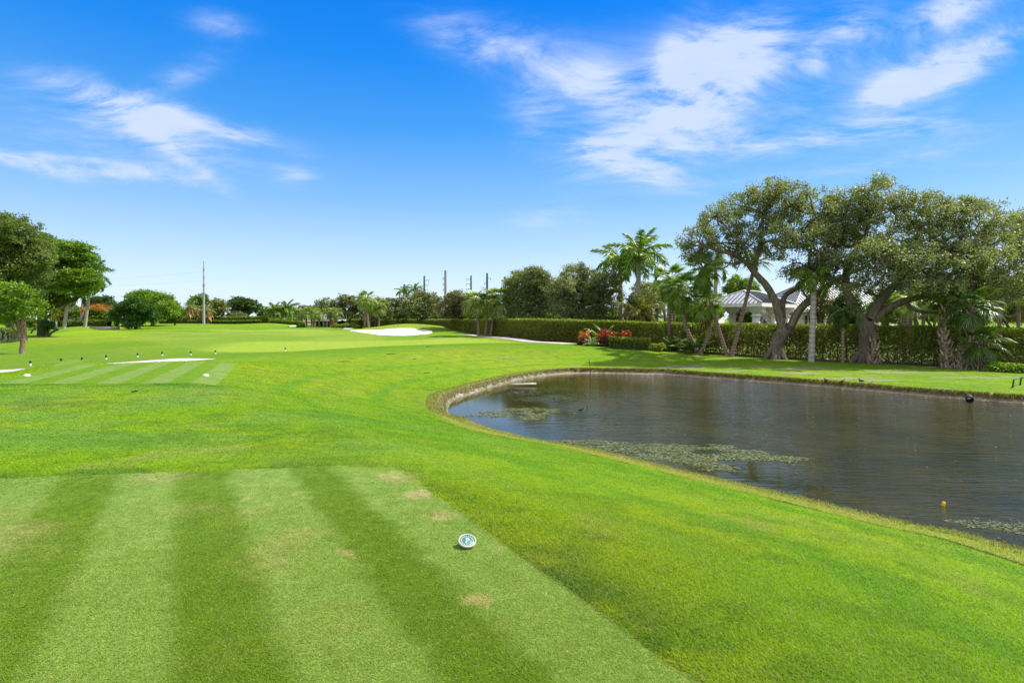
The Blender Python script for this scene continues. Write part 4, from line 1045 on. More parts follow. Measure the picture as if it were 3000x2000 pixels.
px_tree('tall light green tree behind the broad dark tree', 445, 846, 955, 150, 122, GREENY, n=9, dens=1.2, wts=[2, 4, 1, 3], group=fb)
px_tree('dark green rounded tree right shoulder of the tall light green tree', 510, 880, 955, 70, 126, GREENY, n=6, group=fb, wts=[4, 1, 4, 0])
px_tree('dark tree left of the tall light green tree', 300, 864, 930, 90, 140, DARK, n=7, group=fb)
px_tree('orange flowering poinciana tree behind the leaning royal palms', 290, 897, 948, 95, 124, LIME, n=8, dens=1.1, group=fb, flat=.35)
fl = MB(); bo = [x for x in COL.objects if x.get('label', '').startswith('orange flowering')][0]
crown(fl, lobes_px([(275, 902, 26, 5), (300, 900, 24, 6), (320, 908, 14, 4), (250, 908, 14, 4), (285, 896, 18, 4)], 122), .12, .35, [(.50, .20, .03), (.55, .28, .04), (.45, .13, .02)], None, .6); fl.build('blossom', M_leaf, bo, np.array(bo.location))
px_tree('olive shrubby tree between leaning royal palms', 195, 885, 950, 70, 128, OLIVE, n=7, group=fb)
px_tree('yellow green hedge tree left of the poinciana', 235, 900, 950, 50, 126, LIME, n=6, group=fb)
px_tree('pale green tree far left behind big dark trunk', 160, 890, 950, 50, 126, YELL, n=6, group=fb)
px_tree('round green bush beside the big dark trunk', 88, 925, 965, 60, 92, GREENY, n=6, group=fb, name='shrub', cat='shrub')
px_tree('dark tree mass closing the far left edge', 20, 880, 960, 110, 105, DARK, n=7, group=fb)
px_tree('light green shrub at the far left edge behind hedge block', 40, 930, 962, 60, 96, LIME, n=6, group=fb, name='shrub', cat='shrub')
px_tree('dark green umbrella crowned tree standing alone at centre left', 715, 868, 928, 100, 158, DARK, n=9, dens=1.1, group=fb, flat=.4, trunk_top=918)
px_tree('yellowing tree with thin leafless twigs near the steel pole', 638, 872, 935, 52, 152, YELL, n=7, dens=.8, group=fb)
px_tree('green tree crown directly behind the steel pole', 585, 858, 915, 66, 160, GREENY, n=7, group=fb, wts=[3, 2, 2, 1])
px_tree('low dark tree right of the umbrella crowned tree', 772, 900, 935, 50, 162, DARK, n=6, group=fb)
px_tree('small yellow shrub left of the low coconut palms', 785, 912, 932, 22, 156, YELL, n=5, group=fb, name='shrub', cat='shrub')
px_tree('pale shrub below the umbrella crowned tree', 690, 912, 935, 60, 154, OLIVE, n=6, group=fb)
px_tree('distant dark trees behind the coconut palms', 840, 903, 940, 130, 190, DARK, n=8, group=fb)
px_tree('distant olive trees closing the gap behind the low pavilion', 905, 895, 940, 90, 180, OLIVE, n=7, group=fb)
px_tree('distant green trees behind squat palms', 560, 905, 945, 140, 185, GREENY, n=7, group=fb)

# ------------------------------------------------------------------ palms
rp = 'royal palms behind the hedge'
palm('tallest royal palm with grey trunk behind the hedge', ground_pt(1868, 58), P(1872, 738, 58), 'feather', 3.3, .27, 16, rp, 'royal_palm', bark=M_royal, colors=FROND_G, key='g', spread=(-.75, 1.3))
palm('shorter royal palm standing left of the tallest royal palm', ground_pt(1822, 63), P(1816, 755, 63), 'feather', 3.4, .25, 16, rp, 'royal_palm', bark=M_royal, colors=FROND_G, key='g', spread=(-.75, 1.2))
lr = 'leaning royal palms on the left'
for (bx, d, tx, ty, lb) in [(187, 110, 206, 838, 'leaning pale trunked palm nearest the big dark tree'), (237, 122, 250, 800, 'middle pale trunked palm of the left three'), (249, 117, 268, 802, 'rightmost leaning pale trunked palm, fronds showing past the dark canopy')]:
    palm(lb, ground_pt(bx, d), P(tx, ty, d), 'feather', 4.3, .32, 14, lr, 'royal_palm', bark=M_royal, colors=FROND_D, key='d', spread=(-.9, 1.2))
fp = 'slim fan palms leaning beside the hedge'
palm('straight fan palm with sunlit bare trunk left of the leaning palms', ground_pt(1964, 45.5), P(1962, 815, 45.5), 'fan', 1.75, .22, 30, fp, skirt_n=0, spread=(-1.1, 1.3), bark=M_palm)
palm('fan palm leaning left with brown collar and full green crown', ground_pt(2045, 42.5), P(1992, 840, 43), 'fan', 1.7, .17, 30, fp, skirt_n=40, skirt_L=1.0, spread=(-1.1, 1.3), bend=(-.3, 0, -.2), flare=1.6)
palm('short fan palm with shaggy dark trunk between the leaning palms', ground_pt(2054, 42), P(2066, 885, 42), 'fan', 1.45, .18, 26, fp, skirt_n=70, skirt_L=1.7, spread=(-.8, 1.3), bend=(.45, 0, -.2))
palm('tall fan palm leaning left in front of the pavilion roof', ground_pt(2130, 41.3), P(2062, 782, 41.5), 'fan', 1.75, .15, 30, fp, skirt_n=60, skirt_L=1.3, spread=(-1.0, 1.3), bend=(-.15, 0, 0), flare=1.7)
palm('tall fan palm leaning right across the pavilion, crown inside the oak', ground_pt(2146, 40.8), P(2214, 765, 41.5), 'fan', 1.1, .15, 14, fp, skirt_n=30, skirt_L=.8, spread=(.1, 1.3), flare=1.7)
palm('dark fan palm with hanging brown skirt behind straight fan palm', ground_pt(1975, 52), P(1972, 838, 52), 'fan', 1.5, .18, 24, fp, skirt_n=90, skirt_L=2.2)
palm('small fan palm crown right of the shaggy palm', ground_pt(2085, 52), P(2086, 880, 52), 'fan', 1.2, .15, 20, fp)
palm('pale green fan palm behind hedge near the globe lamp', ground_pt(1935, 58), P(1915, 865, 58), 'fan', 1.9, .16, 26, fp, colors=FROND_L, key='l')
palm('fan palm with leaning trunk behind hedge between globe lamp and straight palm', ground_pt(1955, 62), P(1940, 850, 62), 'fan', 1.8, .16, 24, fp)
palm('fan palm with thick leaning trunk left of the pavilion column', ground_pt(2078, 55), P(2045, 875, 56), 'fan', 1.5, .2, 22, fp)
palm('feathery yellow palm tucked under the small olive oak', ground_pt(1868, 55), P(1872, 910, 55), 'feather', 2.2, .3, 16, None, 'feather_palm', colors=FROND_Y, key='y')
tp3 = 'three cabbage palms at the path bend'
palm('left cabbage palm of the trio at the path bend, dark collar', ground_pt(1403, 69), P(1390, 878, 69), 'fan', 1.95, .2, 28, tp3, 'cabbage_palm', 45, 1.3, colors=FROND_L, key='l', bend=(.15, 0, -.2))
palm('middle cabbage palm of the trio at the path bend', ground_pt(1422, 69), P(1432, 886, 69), 'fan', 1.8, .18, 26, tp3, 'cabbage_palm', 40, 1.1, colors=FROND_L, key='l')
palm('right cabbage palm of the trio at the path bend, tallest', ground_pt(1438, 69), P(1452, 872, 69), 'fan', 2.2, .18, 30, tp3, 'cabbage_palm', 0, colors=FROND_L, key='l')
tp4 = 'slim cabbage palms left of the bunker'
palm('tallest slim cabbage palm left of the bunker', ground_pt(1079, 92), P(1072, 872, 92), 'fan', 1.9, .2, 26, tp4, 'cabbage_palm', 25, 1.0, colors=FROND_L, key='l')
palm('dark trunked slim palm touching the tallest one left of the bunker', ground_pt(1068, 95), P(1070, 884, 95), 'fan', 1.5, .18, 20, tp4, 'cabbage_palm', 0, colors=FROND_L, key='l')
palm('short slim palm right behind the tallest one left of the bunker', ground_pt(1081, 97), P(1082, 894, 97), 'fan', 1.4, .18, 20, tp4, 'cabbage_palm', 20, 1.0, colors=FROND_L, key='l')
palm('separate slim palm nearest the bunker sand', ground_pt(1109, 96), P(1111, 890, 96), 'fan', 1.8, .18, 24, tp4, 'cabbage_palm', 25, 1.0, colors=FROND_L, key='l')
cb = 'cabbage palms with bootjack trunks at right'
palm('tall ivy covered cabbage palm at right, trunk patterned with leaf bases', ground_pt(2778, 34.6), P(2766, 862, 35), 'fan', 1.2, .21, 12, cb, 'cabbage_palm', 0, boots_n=95, bend=(-.1, 0, 0), colors=FROND_D, key='d')
palm('leaning cabbage palm in the middle of the right three', ground_pt(2817, 34.2), P(2848, 892, 34.2), 'fan', 1.6, .22, 26, cb, 'cabbage_palm', 0, boots_n=70, colors=FROND_D, key='d', bend=(.1, 0, -.2))
palm('short cabbage palm with broad low crown, rightmost of the three', ground_pt(2874, 33.8), P(2876, 998, 33.8), 'fan', 1.35, .21, 26, cb, 'cabbage_palm', 0, boots_n=40, colors=FROND_D, key='d', spread=(-.35, 1.3))
palm('old stump of leaf bases leaning on the massive oak trunk', ground_pt(2562, 37.0), P(2560, 975, 37.2), 'fan', .5, .2, 4, None, 'palm_stump', 0, boots_n=34, colors=FROND_D, key='d', spread=(.5, 1.2))
# ivy on the tall one
iv = [x for x in COL.objects if x.get('label', '').startswith('tall ivy')][0]; im = MB()
crown(im, lobes_px([(2770, 900, 17, 40), (2776, 955, 16, 40), (2765, 870, 24, 26)], 34.8, jit=0), .08, 1.1, GREENY, None, .25); im.build('ivy', M_leaf, iv, np.array(iv.location))
palm('ringed slender palm with drooping feather crown inside forked oak', ground_pt(2379, 37.4), P(2386, 800, 38), 'foxtail', 1.6, .2, 13, None, 'feather_palm', colors=FROND_G, key='g', bark=M_royal, spread=(-1.0, 1.0), flare=1.5)
palm('thin young palm trunk between the two live oaks', ground_pt(2471, 36.8), P(2470, 905, 37), 'foxtail', 1.3, .10, 10, None, 'feather_palm', colors=FROND_D, key='d', bark=M_palm, spread=(-1.1, .8), flare=1.6)
palm('royal palm trunk rising behind the pavilion left corner', ground_pt(2098, 66), P(2096, 770, 66), 'feather', 2.6, .24, 10, rp, 'royal_palm', bark=M_royal, colors=FROND_D, key='d')
bp = 'slender palm trunks behind the right hedge'
for (bx, d, tx, ty, r, lb) in [(2652, 52, 2650, 880, .28, 'thick pale palm trunk behind hedge under the drooping limb'), (2668, 54, 2668, 870, .2, 'second pale trunk behind hedge right of the thick one'), (2684, 55, 2680, 870, .14, 'thin trunk leaning left behind hedge'),
                             (2704, 53, 2708, 875, .16, 'slim trunk behind hedge near the limb elbow'), (2732, 54, 2744, 890, .13, 'trunk leaning right behind hedge below limb tip'), (2930, 56, 2928, 860, .17, 'pale trunk behind hedge right of the short cabbage palm'),
                             (2985, 55, 2985, 850, .17, 'pale trunk at the right edge behind hedge')]:
    palm(lb, ground_pt(bx, d), P(tx, ty, d), 'fan', 1.4, r, 16, bp, 'slender_palm', colors=FROND_L, key='l', bark=M_palm)
sp = 'squat palms with orange dead skirts'
for (bx, d, ty, lb) in [(555, 146, 897, 'squat palm with orange skirt left of the steel pole'), (583, 150, 905, 'squat palm with orange skirt directly behind the steel pole'), (610, 145, 905, 'squat palm with orange skirt right of the steel pole')]:
    palm(lb, ground_pt(bx, d), P(bx, ty, d), 'fan', 1.8, .3, 24, sp, 'fan_palm', 0, colors=[(.22, .24, .04), (.14, .2, .03), (.3, .26, .06)], key='s', whole=True)
    r_ = COL.objects[-1] if False else [x for x in COL.objects if x.get('label') == lb][0]; sm = MB(); skirt(sm, P(bx, ty, d) + (0, 0, .1), 2.6, .7, 70, ((.36, .19, .07), (.42, .27, .09), (.28, .16, .07)), .75); sm.build('dead_frond_skirt', M_dead, r_, np.array(r_.location))
cc_ = 'low coconut palms in the distance'
for (bx, d, ty, s, lb) in [(804, 150, 908, 3.0, 'low coconut palm left of the pair before the red roofs'), (838, 152, 903, 3.6, 'taller coconut palm right of the pair before the red roofs'), (800, 146, 936, 1.3, 'small young palm by the red roofed house wall'), (824, 146, 936, 1.2, 'second small young palm by the red roofed house wall'), (848, 146, 935, 1.3, 'third small young palm below the coconut pair'), (870, 146, 936, 1.3, 'small young palm just left of the low pavilion palms')]:
    palm(lb, ground_pt(bx, d), P(bx, ty, d), 'feather', s, .2, 16, cc_, 'coconut_palm', colors=FROND_G, key='g', whole=True)
cp_ = 'cabbage palms around the low pavilion'
for (bx, d, ty, lb) in [(884, 128, 916, 'leftmost cabbage palm by the low pavilion'), (898, 126, 913, 'second cabbage palm from the left at low pavilion'), (913, 127, 912, 'dark trunked cabbage palm before the pavilion left wall'), (920, 130, 914, 'cabbage palm behind the dark trunked one'), (935, 124, 916, 'cabbage palm with bright crown before the dark opening'), (968, 126, 913, 'slim cabbage palm before the pavilion right wall'), (985, 125, 913, 'stout cabbage palm right of the low pavilion')]:
    palm(lb, ground_pt(bx, d), P(bx, ty, d), 'fan', 1.75, .2, 24, cp_, 'cabbage_palm', 0, colors=FROND_L, key='l', whole=True)
for (bx, d, ty, lb) in [(1183, 118, 850, 'small palm top poking above the olive oak'), (1215, 120, 846, 'palm top poking above the dark spreading oak')]:
    palm(lb, ground_pt(bx, d), P(bx, ty, d), 'feather', 1.9, .2, 14, 'palm tops above the oaks', 'feather_palm', colors=FROND_G, key='g', whole=True)

# ------------------------------------------------------------------ clipped shrubs, beds, low plants
def shrub_box(name, label, path, h, w, palette, leaf, n, cat='hedge', top_pal=None, group=None, round_=.0, rag=0):
    """a clipped or mounded shrub row along a ground path"""
    c = smooth_poly(path, 8, closed=False); g = height(c[:, 0], c[:, 1]); org = np.r_[c[len(c) // 2], g[len(c) // 2]]
    o = thing(name, label, cat, org, group); t = np.gradient(c, axis=0); t /= np.linalg.norm(t, axis=1)[:, None]; nn = np.c_[t[:, 1], -t[:, 0]]
    k = rng.integers(0, len(c), n); f = rng.uniform(-.5, .5, n)
    th = rng.uniform(0, math.pi, n); rr = rng.uniform(.8 - .35 * rag, 1.03 + .25 * rag, n)
    px_, pz = np.cos(th), np.sin(th); e = .45 if round_ == 0 else 1.0
    off = np.sign(px_) * np.abs(px_) ** e * w / 2 * rr; zz = np.abs(pz) ** e * h * rr
    kk = (k + f).clip(0, len(c) - 1); cx = np.interp(kk, np.arange(len(c)), c[:, 0]); cy = np.interp(kk, np.arange(len(c)), c[:, 1])
    endf = np.clip(np.minimum(kk, len(c) - 1 - kk) / (len(c) * .12), .25, 1) ** .5 if round_ else 1.0
    lump = 1 + round_ * (fbm(cx * 1.6, cy * 1.6, 33) - .45)
    P3 = np.c_[cx + nn[k, 0] * off, cy + nn[k, 1] * off, np.interp(kk, np.arange(len(c)), g) + zz * endf * lump]
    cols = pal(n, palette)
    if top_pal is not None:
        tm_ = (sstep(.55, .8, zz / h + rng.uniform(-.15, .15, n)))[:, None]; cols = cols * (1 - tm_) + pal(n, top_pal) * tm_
    m = MB(); leaves(m, P3, leaf, leaf * .5, cols, .4); m.build('foliage', M_leaf, o, org)
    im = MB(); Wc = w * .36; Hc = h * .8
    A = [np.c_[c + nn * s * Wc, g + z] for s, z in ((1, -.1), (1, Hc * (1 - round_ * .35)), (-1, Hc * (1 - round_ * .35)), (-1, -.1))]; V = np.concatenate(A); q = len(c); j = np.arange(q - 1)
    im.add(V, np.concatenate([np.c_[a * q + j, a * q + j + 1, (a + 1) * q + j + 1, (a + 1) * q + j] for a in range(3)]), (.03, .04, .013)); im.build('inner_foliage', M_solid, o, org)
    return o
g2 = lambda px, d: ground_pt(px, d)[:2]
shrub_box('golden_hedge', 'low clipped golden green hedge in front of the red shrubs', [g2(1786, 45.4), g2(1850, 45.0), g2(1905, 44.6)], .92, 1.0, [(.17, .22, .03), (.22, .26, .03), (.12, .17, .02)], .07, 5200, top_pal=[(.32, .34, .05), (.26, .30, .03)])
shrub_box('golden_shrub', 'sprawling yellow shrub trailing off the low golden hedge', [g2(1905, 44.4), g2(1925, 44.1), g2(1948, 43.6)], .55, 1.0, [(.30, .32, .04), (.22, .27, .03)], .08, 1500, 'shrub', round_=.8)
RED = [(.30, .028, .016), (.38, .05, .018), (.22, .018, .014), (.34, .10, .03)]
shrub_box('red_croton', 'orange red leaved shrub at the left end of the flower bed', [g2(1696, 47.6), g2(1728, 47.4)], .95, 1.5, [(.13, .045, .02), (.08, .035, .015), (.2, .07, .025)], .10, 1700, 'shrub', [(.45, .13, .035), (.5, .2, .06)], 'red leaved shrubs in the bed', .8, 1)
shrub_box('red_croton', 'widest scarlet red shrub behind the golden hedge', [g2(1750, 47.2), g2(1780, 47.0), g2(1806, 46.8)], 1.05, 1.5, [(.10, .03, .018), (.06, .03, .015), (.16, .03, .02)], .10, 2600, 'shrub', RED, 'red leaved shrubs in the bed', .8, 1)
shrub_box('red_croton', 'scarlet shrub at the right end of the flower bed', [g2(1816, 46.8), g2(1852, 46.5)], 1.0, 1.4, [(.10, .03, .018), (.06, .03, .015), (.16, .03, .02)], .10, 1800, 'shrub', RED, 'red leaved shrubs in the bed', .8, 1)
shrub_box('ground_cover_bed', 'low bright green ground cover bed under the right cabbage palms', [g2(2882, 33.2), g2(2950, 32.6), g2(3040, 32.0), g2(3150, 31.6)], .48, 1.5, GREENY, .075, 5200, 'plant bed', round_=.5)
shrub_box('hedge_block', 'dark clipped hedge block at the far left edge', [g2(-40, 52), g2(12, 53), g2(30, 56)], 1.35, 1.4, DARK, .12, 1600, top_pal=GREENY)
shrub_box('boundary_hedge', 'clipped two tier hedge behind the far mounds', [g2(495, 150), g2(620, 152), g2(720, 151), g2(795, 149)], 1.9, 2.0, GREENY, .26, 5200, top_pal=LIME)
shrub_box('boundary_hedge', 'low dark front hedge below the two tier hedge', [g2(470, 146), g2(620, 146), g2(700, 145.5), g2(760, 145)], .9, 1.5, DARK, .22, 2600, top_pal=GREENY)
shrub_box('roadside_hedge', 'low hedge partly hiding the white car on the left', [g2(150, 118), g2(230, 120), g2(320, 119)], 1.25, 1.5, GREENY, .22, 1800)
shrub_box('ornamental_grass', 'yellow green ornamental grass clumps right of the low pavilion', [g2(978, 122), g2(1010, 119), g2(1055, 117)], .85, 1.6, YELL, .25, 700, 'plant bed', round_=.9)
shrub_box('round_shrub', 'rounded lime shrub left of the low pavilion', [g2(872, 124), g2(890, 124)], 1.4, 1.8, LIME, .22, 500, 'shrub', round_=.6)
shrub_box('dark_bush', 'dark bushes behind grass clumps at hedge end', [g2(992, 134), g2(1012, 136)], 1.6, 1.8, DARK, .22, 600, 'shrub', round_=.5)
shrub_box('pink_bush', 'small pink flowering bush right of the low pavilion', [g2(972, 123.5), g2(978, 123.5)], 1.9, 1.0, [(.55, .22, .22), (.4, .2, .16), (.2, .2, .05)], .15, 260, 'shrub', round_=.6)
shrub_box('coconut_hedge', 'mixed low hedge before the red roofed houses', [g2(795, 144), g2(840, 143), g2(880, 142)], .95, 1.4, GREENY, .2, 1500)

def rosette(label, px, d, kind, size, nf, cols, key, group=None, name='low_palm'):
    b = ground_pt(px, d); o = thing(name, label, 'plant', b, group)
    for k in range(nf):
        az = k * 2.39996; pitch = 1.35 - 1.1 * (k + .5) / nf + rng.uniform(-.1, .1)
        me = proto('ros' + kind + key, (lambda: fan_frond(.55, .5, 14, .10, .12, cols, 9)) if kind == 'fan' else (lambda: feather_frond(1.0, 18, .2, .45, cols, 9)))
        add_frond(me, o, (0, 0, .05), az, pitch, size * rng.uniform(.8, 1.1))
    return o
lp = 'low fan palms at the foot of the straight palm'
rosette('silver green palmetto clump right of the straight palm foot', 2000, 44.0, 'fan', 1.25, 16, [(.20, .27, .12), (.15, .22, .08)], 'si', lp)
rosette('bright palmetto clump between straight palm and leaning palms', 2022, 43.4, 'fan', 1.1, 14, [(.15, .26, .05), (.2, .3, .08)], 'br', lp)
rosette('dark green low palm touching the straight palm trunk', 1976, 44.4, 'fan', 1.15, 14, FROND_D, 'dk', lp)
rosette('dark low palm growing against the hedge by the shaggy palm', 2050, 42.6, 'fan', 1.5, 14, FROND_D, 'dk', lp)
rosette('spiky pale grass plant rising among the red shrubs', 1736, 46.4, 'feather', 1.0, 14, [(.24, .30, .12), (.16, .24, .08)], 'sp', None, 'spiky_plant')
rosette('green arching fern plant behind the widest scarlet shrub', 1770, 48.2, 'feather', 2.0, 12, FROND_L, 'sp2', None, 'spiky_plant')
# ------------------------------------------------------------------ buildings
CREAM = (.66, .60, .50); WHITE = (.80, .78, .74)
def quad(mb, a, b, c, d, col=None): mb.add([a, b, c, d], [[0, 1, 2, 3]], col)

def hip_roof(corner, u, v, L, W, ze, zr, ov, o, org, seam=True, hip_u=None):
    """hipped metal roof on the rectangle corner + u*L + v*W; standing seams as raised ribs"""
    u = np.r_[u, 0]; v = np.r_[v, 0]; c = np.r_[corner, 0]
    A = c - u * ov - v * ov; B = c + u * (L + ov) - v * ov; Cc = c + u * (L + ov) + v * (W + ov); D = c - u * ov + v * (W + ov)
    h = (W / 2 + ov); r0 = c - u * ov + u * h + v * (W / 2); r1 = c + u * (L + ov) - u * h + v * (W / 2)
    if L < W: h = L / 2 + ov; r0 = c + u * (L / 2) - v * ov + v * h; r1 = c + u * (L / 2) + v * (W + ov) - v * h
    z = lambda p, k: p + (0, 0, k)
    A, B, Cc, D = [z(p, ze) for p in (A, B, Cc, D)]; r0, r1 = z(r0, zr), z(r1, zr)
    rm = MB()
    faces = [(A, B, r1, r0), (B, Cc, r1, r1), (Cc, D, r0, r1), (D, A, r0, r0)] if L >= W else [(A, B, r0, r0), (B, Cc, r1, r0), (Cc, D, r1, r1), (D, A, r0, r1)]
    seams = MB()
    for (p, q, s, t_) in faces:
        if np.allclose(s, t_): rm.add([p, q, s], [[0, 1, 2]])
        else: rm.add([p, q, s, t_], [[0, 1, 2, 3]])
        e = q - p; n = max(2, int(np.linalg.norm(e) / .42)); nrm = unit(np.cross(e, s - p)); nrm = nrm if nrm[2] > 0 else -nrm
        eu = unit(e); up = unit(np.cross(nrm, eu)); up = up if up[2] > 0 else -up
        for k in range(1, n):
            b = p + e * k / n
            # clip the seam at the hips / ridge
            best = 1e9
            for (x0, x1) in ((q, s), (s, t_), (t_, p)):
                ex = x1 - x0; M2 = np.array([[up @ eu, -(ex @ eu)], [up @ up, -(ex @ up)]]); rhs = np.array([(x0 - b) @ eu, (x0 - b) @ up])
                if abs(np.linalg.det(M2)) < 1e-9: continue
                a_, w_ = np.linalg.solve(M2, rhs)
                if a_ > .02 and -1e-6 <= w_ <= 1 + 1e-6: best = min(best, a_)
            if best < 1e8: 
                e2 = b + up * best; hw = eu * .028; hh = nrm * .06
                seams.add([b - hw + nrm * .003, b + hw + nrm * .003, e2 + hw + nrm * .003, e2 - hw + nrm * .003, b - hw + hh, b + hw + hh, e2 + hw + hh, e2 - hw + hh], [[4, 5, 6, 7], [0, 4, 7, 3], [1, 2, 6, 5], [0, 1, 5, 4]], (.05, .055, .06))
    ro = rm.build('roof', M_roof, o, org, colored=False)
    so_ = seams.build('roof_seams', M_metal, ro, (0, 0, 0)) if False else seams.build('seam', M_metal, None, (0, 0, 0))
    so_.data.transform(Matrix.Translation(-Vector([float(q) for q in org]))); so_.parent = ro; so_.name = 'seams'
    cap = MB()
    for a, b in ((A, r0), (B, r1 if L >= W else r0), (Cc, r1), (D, r0 if L >= W else r1), (r0, r1)):
        if np.linalg.norm(b - a) > .05: tube(cap, [a + (0, 0, .05), b + (0, 0, .05)], .075, 6, (.55, .56, .57))
    cp_ = cap.build('ridge_cap', M_metal, None, (0, 0, 0)); cp_.data.transform(Matrix.Translation(-Vector([float(q) for q in org]))); cp_.parent = ro
    # fascia and soffit
    fm = MB()
    for a, b in ((A, B), (B, Cc), (Cc, D), (D, A)):
        quad(fm, a - (0, 0, .34), b - (0, 0, .34), b - (0, 0, .012), a - (0, 0, .012), WHITE)
    quad(fm, A - (0, 0, .34), D - (0, 0, .34), Cc - (0, 0, .34), B - (0, 0, .34), WHITE)
    fm.build('fascia', M_stone, o, org)

def obox(mb, c, u, v, lu, lv, z0, z1, col):
    """box spanning u by lu, v by lv from corner c"""
    c = np.asarray(c, float); p = [c, c + u * lu, c + u * lu + v * lv, c + v * lv]
    V = [np.r_[q, z0] for q in p] + [np.r_[q, z1] for q in p]
    mb.add(V, [[0, 3, 2, 1], [4, 5, 6, 7], [0, 1, 5, 4], [1, 2, 6, 5], [2, 3, 7, 6], [3, 0, 4, 7]], col)

def columns(o, org, pts, u, v, w, z0, z1):
    for c in pts:
        m = MB(); c = np.asarray(c)
        obox(m, c - (u + v) * w / 2, u, v, w, w, z0, z1 - .55, WHITE)
        obox(m, c - (u + v) * (w / 2 + .12), u, v, w + .24, w + .24, z0, z0 + .35, WHITE)
        for k, (e, a, b) in enumerate(((.09, z1 - .95, z1 - .80), (.13, z1 - .55, z1 - .42), (.24, z1 - .42, z1 - .22), (.36, z1 - .22, z1 - .003))):
            obox(m, c - (u + v) * (w / 2 + e), u, v, w + 2 * e, w + 2 * e, a, b, WHITE)
        m.build('column', M_stone, o, org)

u1 = unit(np.array([.70, .71])); v1 = unit(np.array([-.71, .70]))
c0 = P(2232, 900, 53.5)[:2] + (u1 + v1) * .5
gz0 = -.85; zE = P(2232, 887, 53.5)[2]
pv = thing('entrance_pavilion', 'cream entrance pavilion with grey standing seam roof and square columns', 'pavilion', (*c0, gz0))
org = np.array([*c0, gz0])
hip_roof(c0, u1, v1, 8.6, 4.9, zE, P(2235, 848, 55)[2], .5, pv, org)
columns(pv, org, [c0 + (u1 + v1) * .35, c0 + u1 * .35 + v1 * 4.5, c0 + u1 * 4.6 + v1 * .35, c0 + u1 * 8.2 + v1 * .35, c0 + u1 * 4.6 + v1 * 4.5], u1, v1, .56, gz0, zE - .34)
fl = MB(); obox(fl, c0 - (u1 + v1) * .3, u1, v1, 9.2, 5.5, gz0 - .1, gz0 + .06, (.5, .46, .4)); fl.build('floor', M_stone, pv, org)

def window(o, org, c, u, v, w, z0, z1, frame=WHITE):
    """window standing on a wall: c is the left edge on the wall, u along the wall, -v out of it"""
    f = MB(); t = .09
    for (a, la, b0, b1) in ((0, w, z0, z0 + t), (0, w, z1 - t, z1), (0, t, z0 + t, z1 - t), (w - t, t, z0 + t, z1 - t), (w / 2 - .03, .06, z0 + t, z1 - t), ):
        obox(f, c + u * a - v * .07, u, v, la, .10, b0, b1, frame)
    fo = f.build('window', M_solid, o, org); g = MB(); obox(g, c + u * .02 - v * .012, u, v, w - .04, .03, z0 + .02, z1 - .02, (.05, .05, .05)); go = g.build('pane', M_glass, None, (0, 0, 0), colored=False)
    go.data.transform(Matrix.Translation(-Vector([float(q) for q in org]))); go.parent = fo
def wall_lamp(label, c, z):
    o = thing('wall_lantern', label, 'lamp', (*c, z)); m = MB(); box(m, (c[0] - .11, c[1] - .16, z), (c[0] + .11, c[1] + .06, z + .42), (.03, .03, .03)); m.build('lantern', M_metal, o, np.r_[c, z])
    a = MB(); box(a, (c[0] - .05, c[1] + .062, z + .08), (c[0] + .05, c[1] + .32, z + .2), (.03, .03, .03)); a.build('bracket', M_metal, o, np.r_[c, z])

# clubhouse behind the oaks
cb0 = P(2330, 930, 63)[:2]; ub = unit(np.array([.985, .17])); vb = np.array([-ub[1], ub[0]]); orgb = np.array([*cb0, gz0])
cl = thing('clubhouse', 'cream clubhouse with grey metal roof behind the two live oaks', 'building', orgb)
m = MB(); zt = P(2330, 905, 63)[2]; obox(m, cb0, ub, vb, 15, 9, gz0 - .2, zt - .36, CREAM); m.build('wall', M_stone, cl, orgb)
hip_roof(cb0, ub, vb, 15, 9, zt, P(2400, 822, 66)[2], .7, cl, orgb)
for k, x in enumerate((1.0, 2.5, 4.0, 6.4, 8.6, 10.8, 13.0)): window(cl, orgb, cb0 + ub * x, ub, vb, 1.1, gz0 + .5, gz0 + 2.9, (.52, .47, .33))
wall_lamp('black wall lantern on the clubhouse wall seen behind the slender palm', cb0 + ub * 5.6 - vb * .45, gz0 + 2.0)
wall_lamp('black lantern on the pavilion front column', c0 + (u1 + v1) * .35 + np.array([.62, -.5]), gz0 + 2.0)

wh = np.array([*P(1990, 930, 82)[:2], -.85]); wo_ = thing('white_house', 'plain white house glimpsed between the slim fan palms', 'house', wh)
m = MB(); obox(m, wh[:2], np.array([1., 0]), np.array([0, 1.]), 6.5, 6, -1.1, 2.6, WHITE); m.build('wall', M_stone, wo_, wh)
hip_roof(wh[:2], np.array([1., 0]), np.array([0, 1.]), 6.5, 6, 2.95, 4.2, .5, wo_, wh)
window(wo_, wh, wh[:2] + (1.0, 0), np.array([1., 0]), np.array([0, 1.]), 1.2, .4, 1.7); window(wo_, wh, wh[:2] + (3.8, 0), np.array([1., 0]), np.array([0, 1.]), 1.2, .4, 1.7)
wl = np.array([*P(2120, 940, 76)[:2], -.85]); wo2 = thing('garden_wall', 'long low white garden wall behind the pavilion columns', 'wall', wl)
m = MB(); obox(m, wl[:2], np.array([1., 0]), np.array([0, 1.]), 9.5, .3, -1.1, .75, WHITE); m.build('wall', M_stone, wo2, wl); m = MB(); obox(m, wl[:2] - (.08, .08), np.array([1., 0]), np.array([0, 1.]), 9.66, .46, .753, .85, WHITE); m.build('coping', M_stone, wo2, wl)

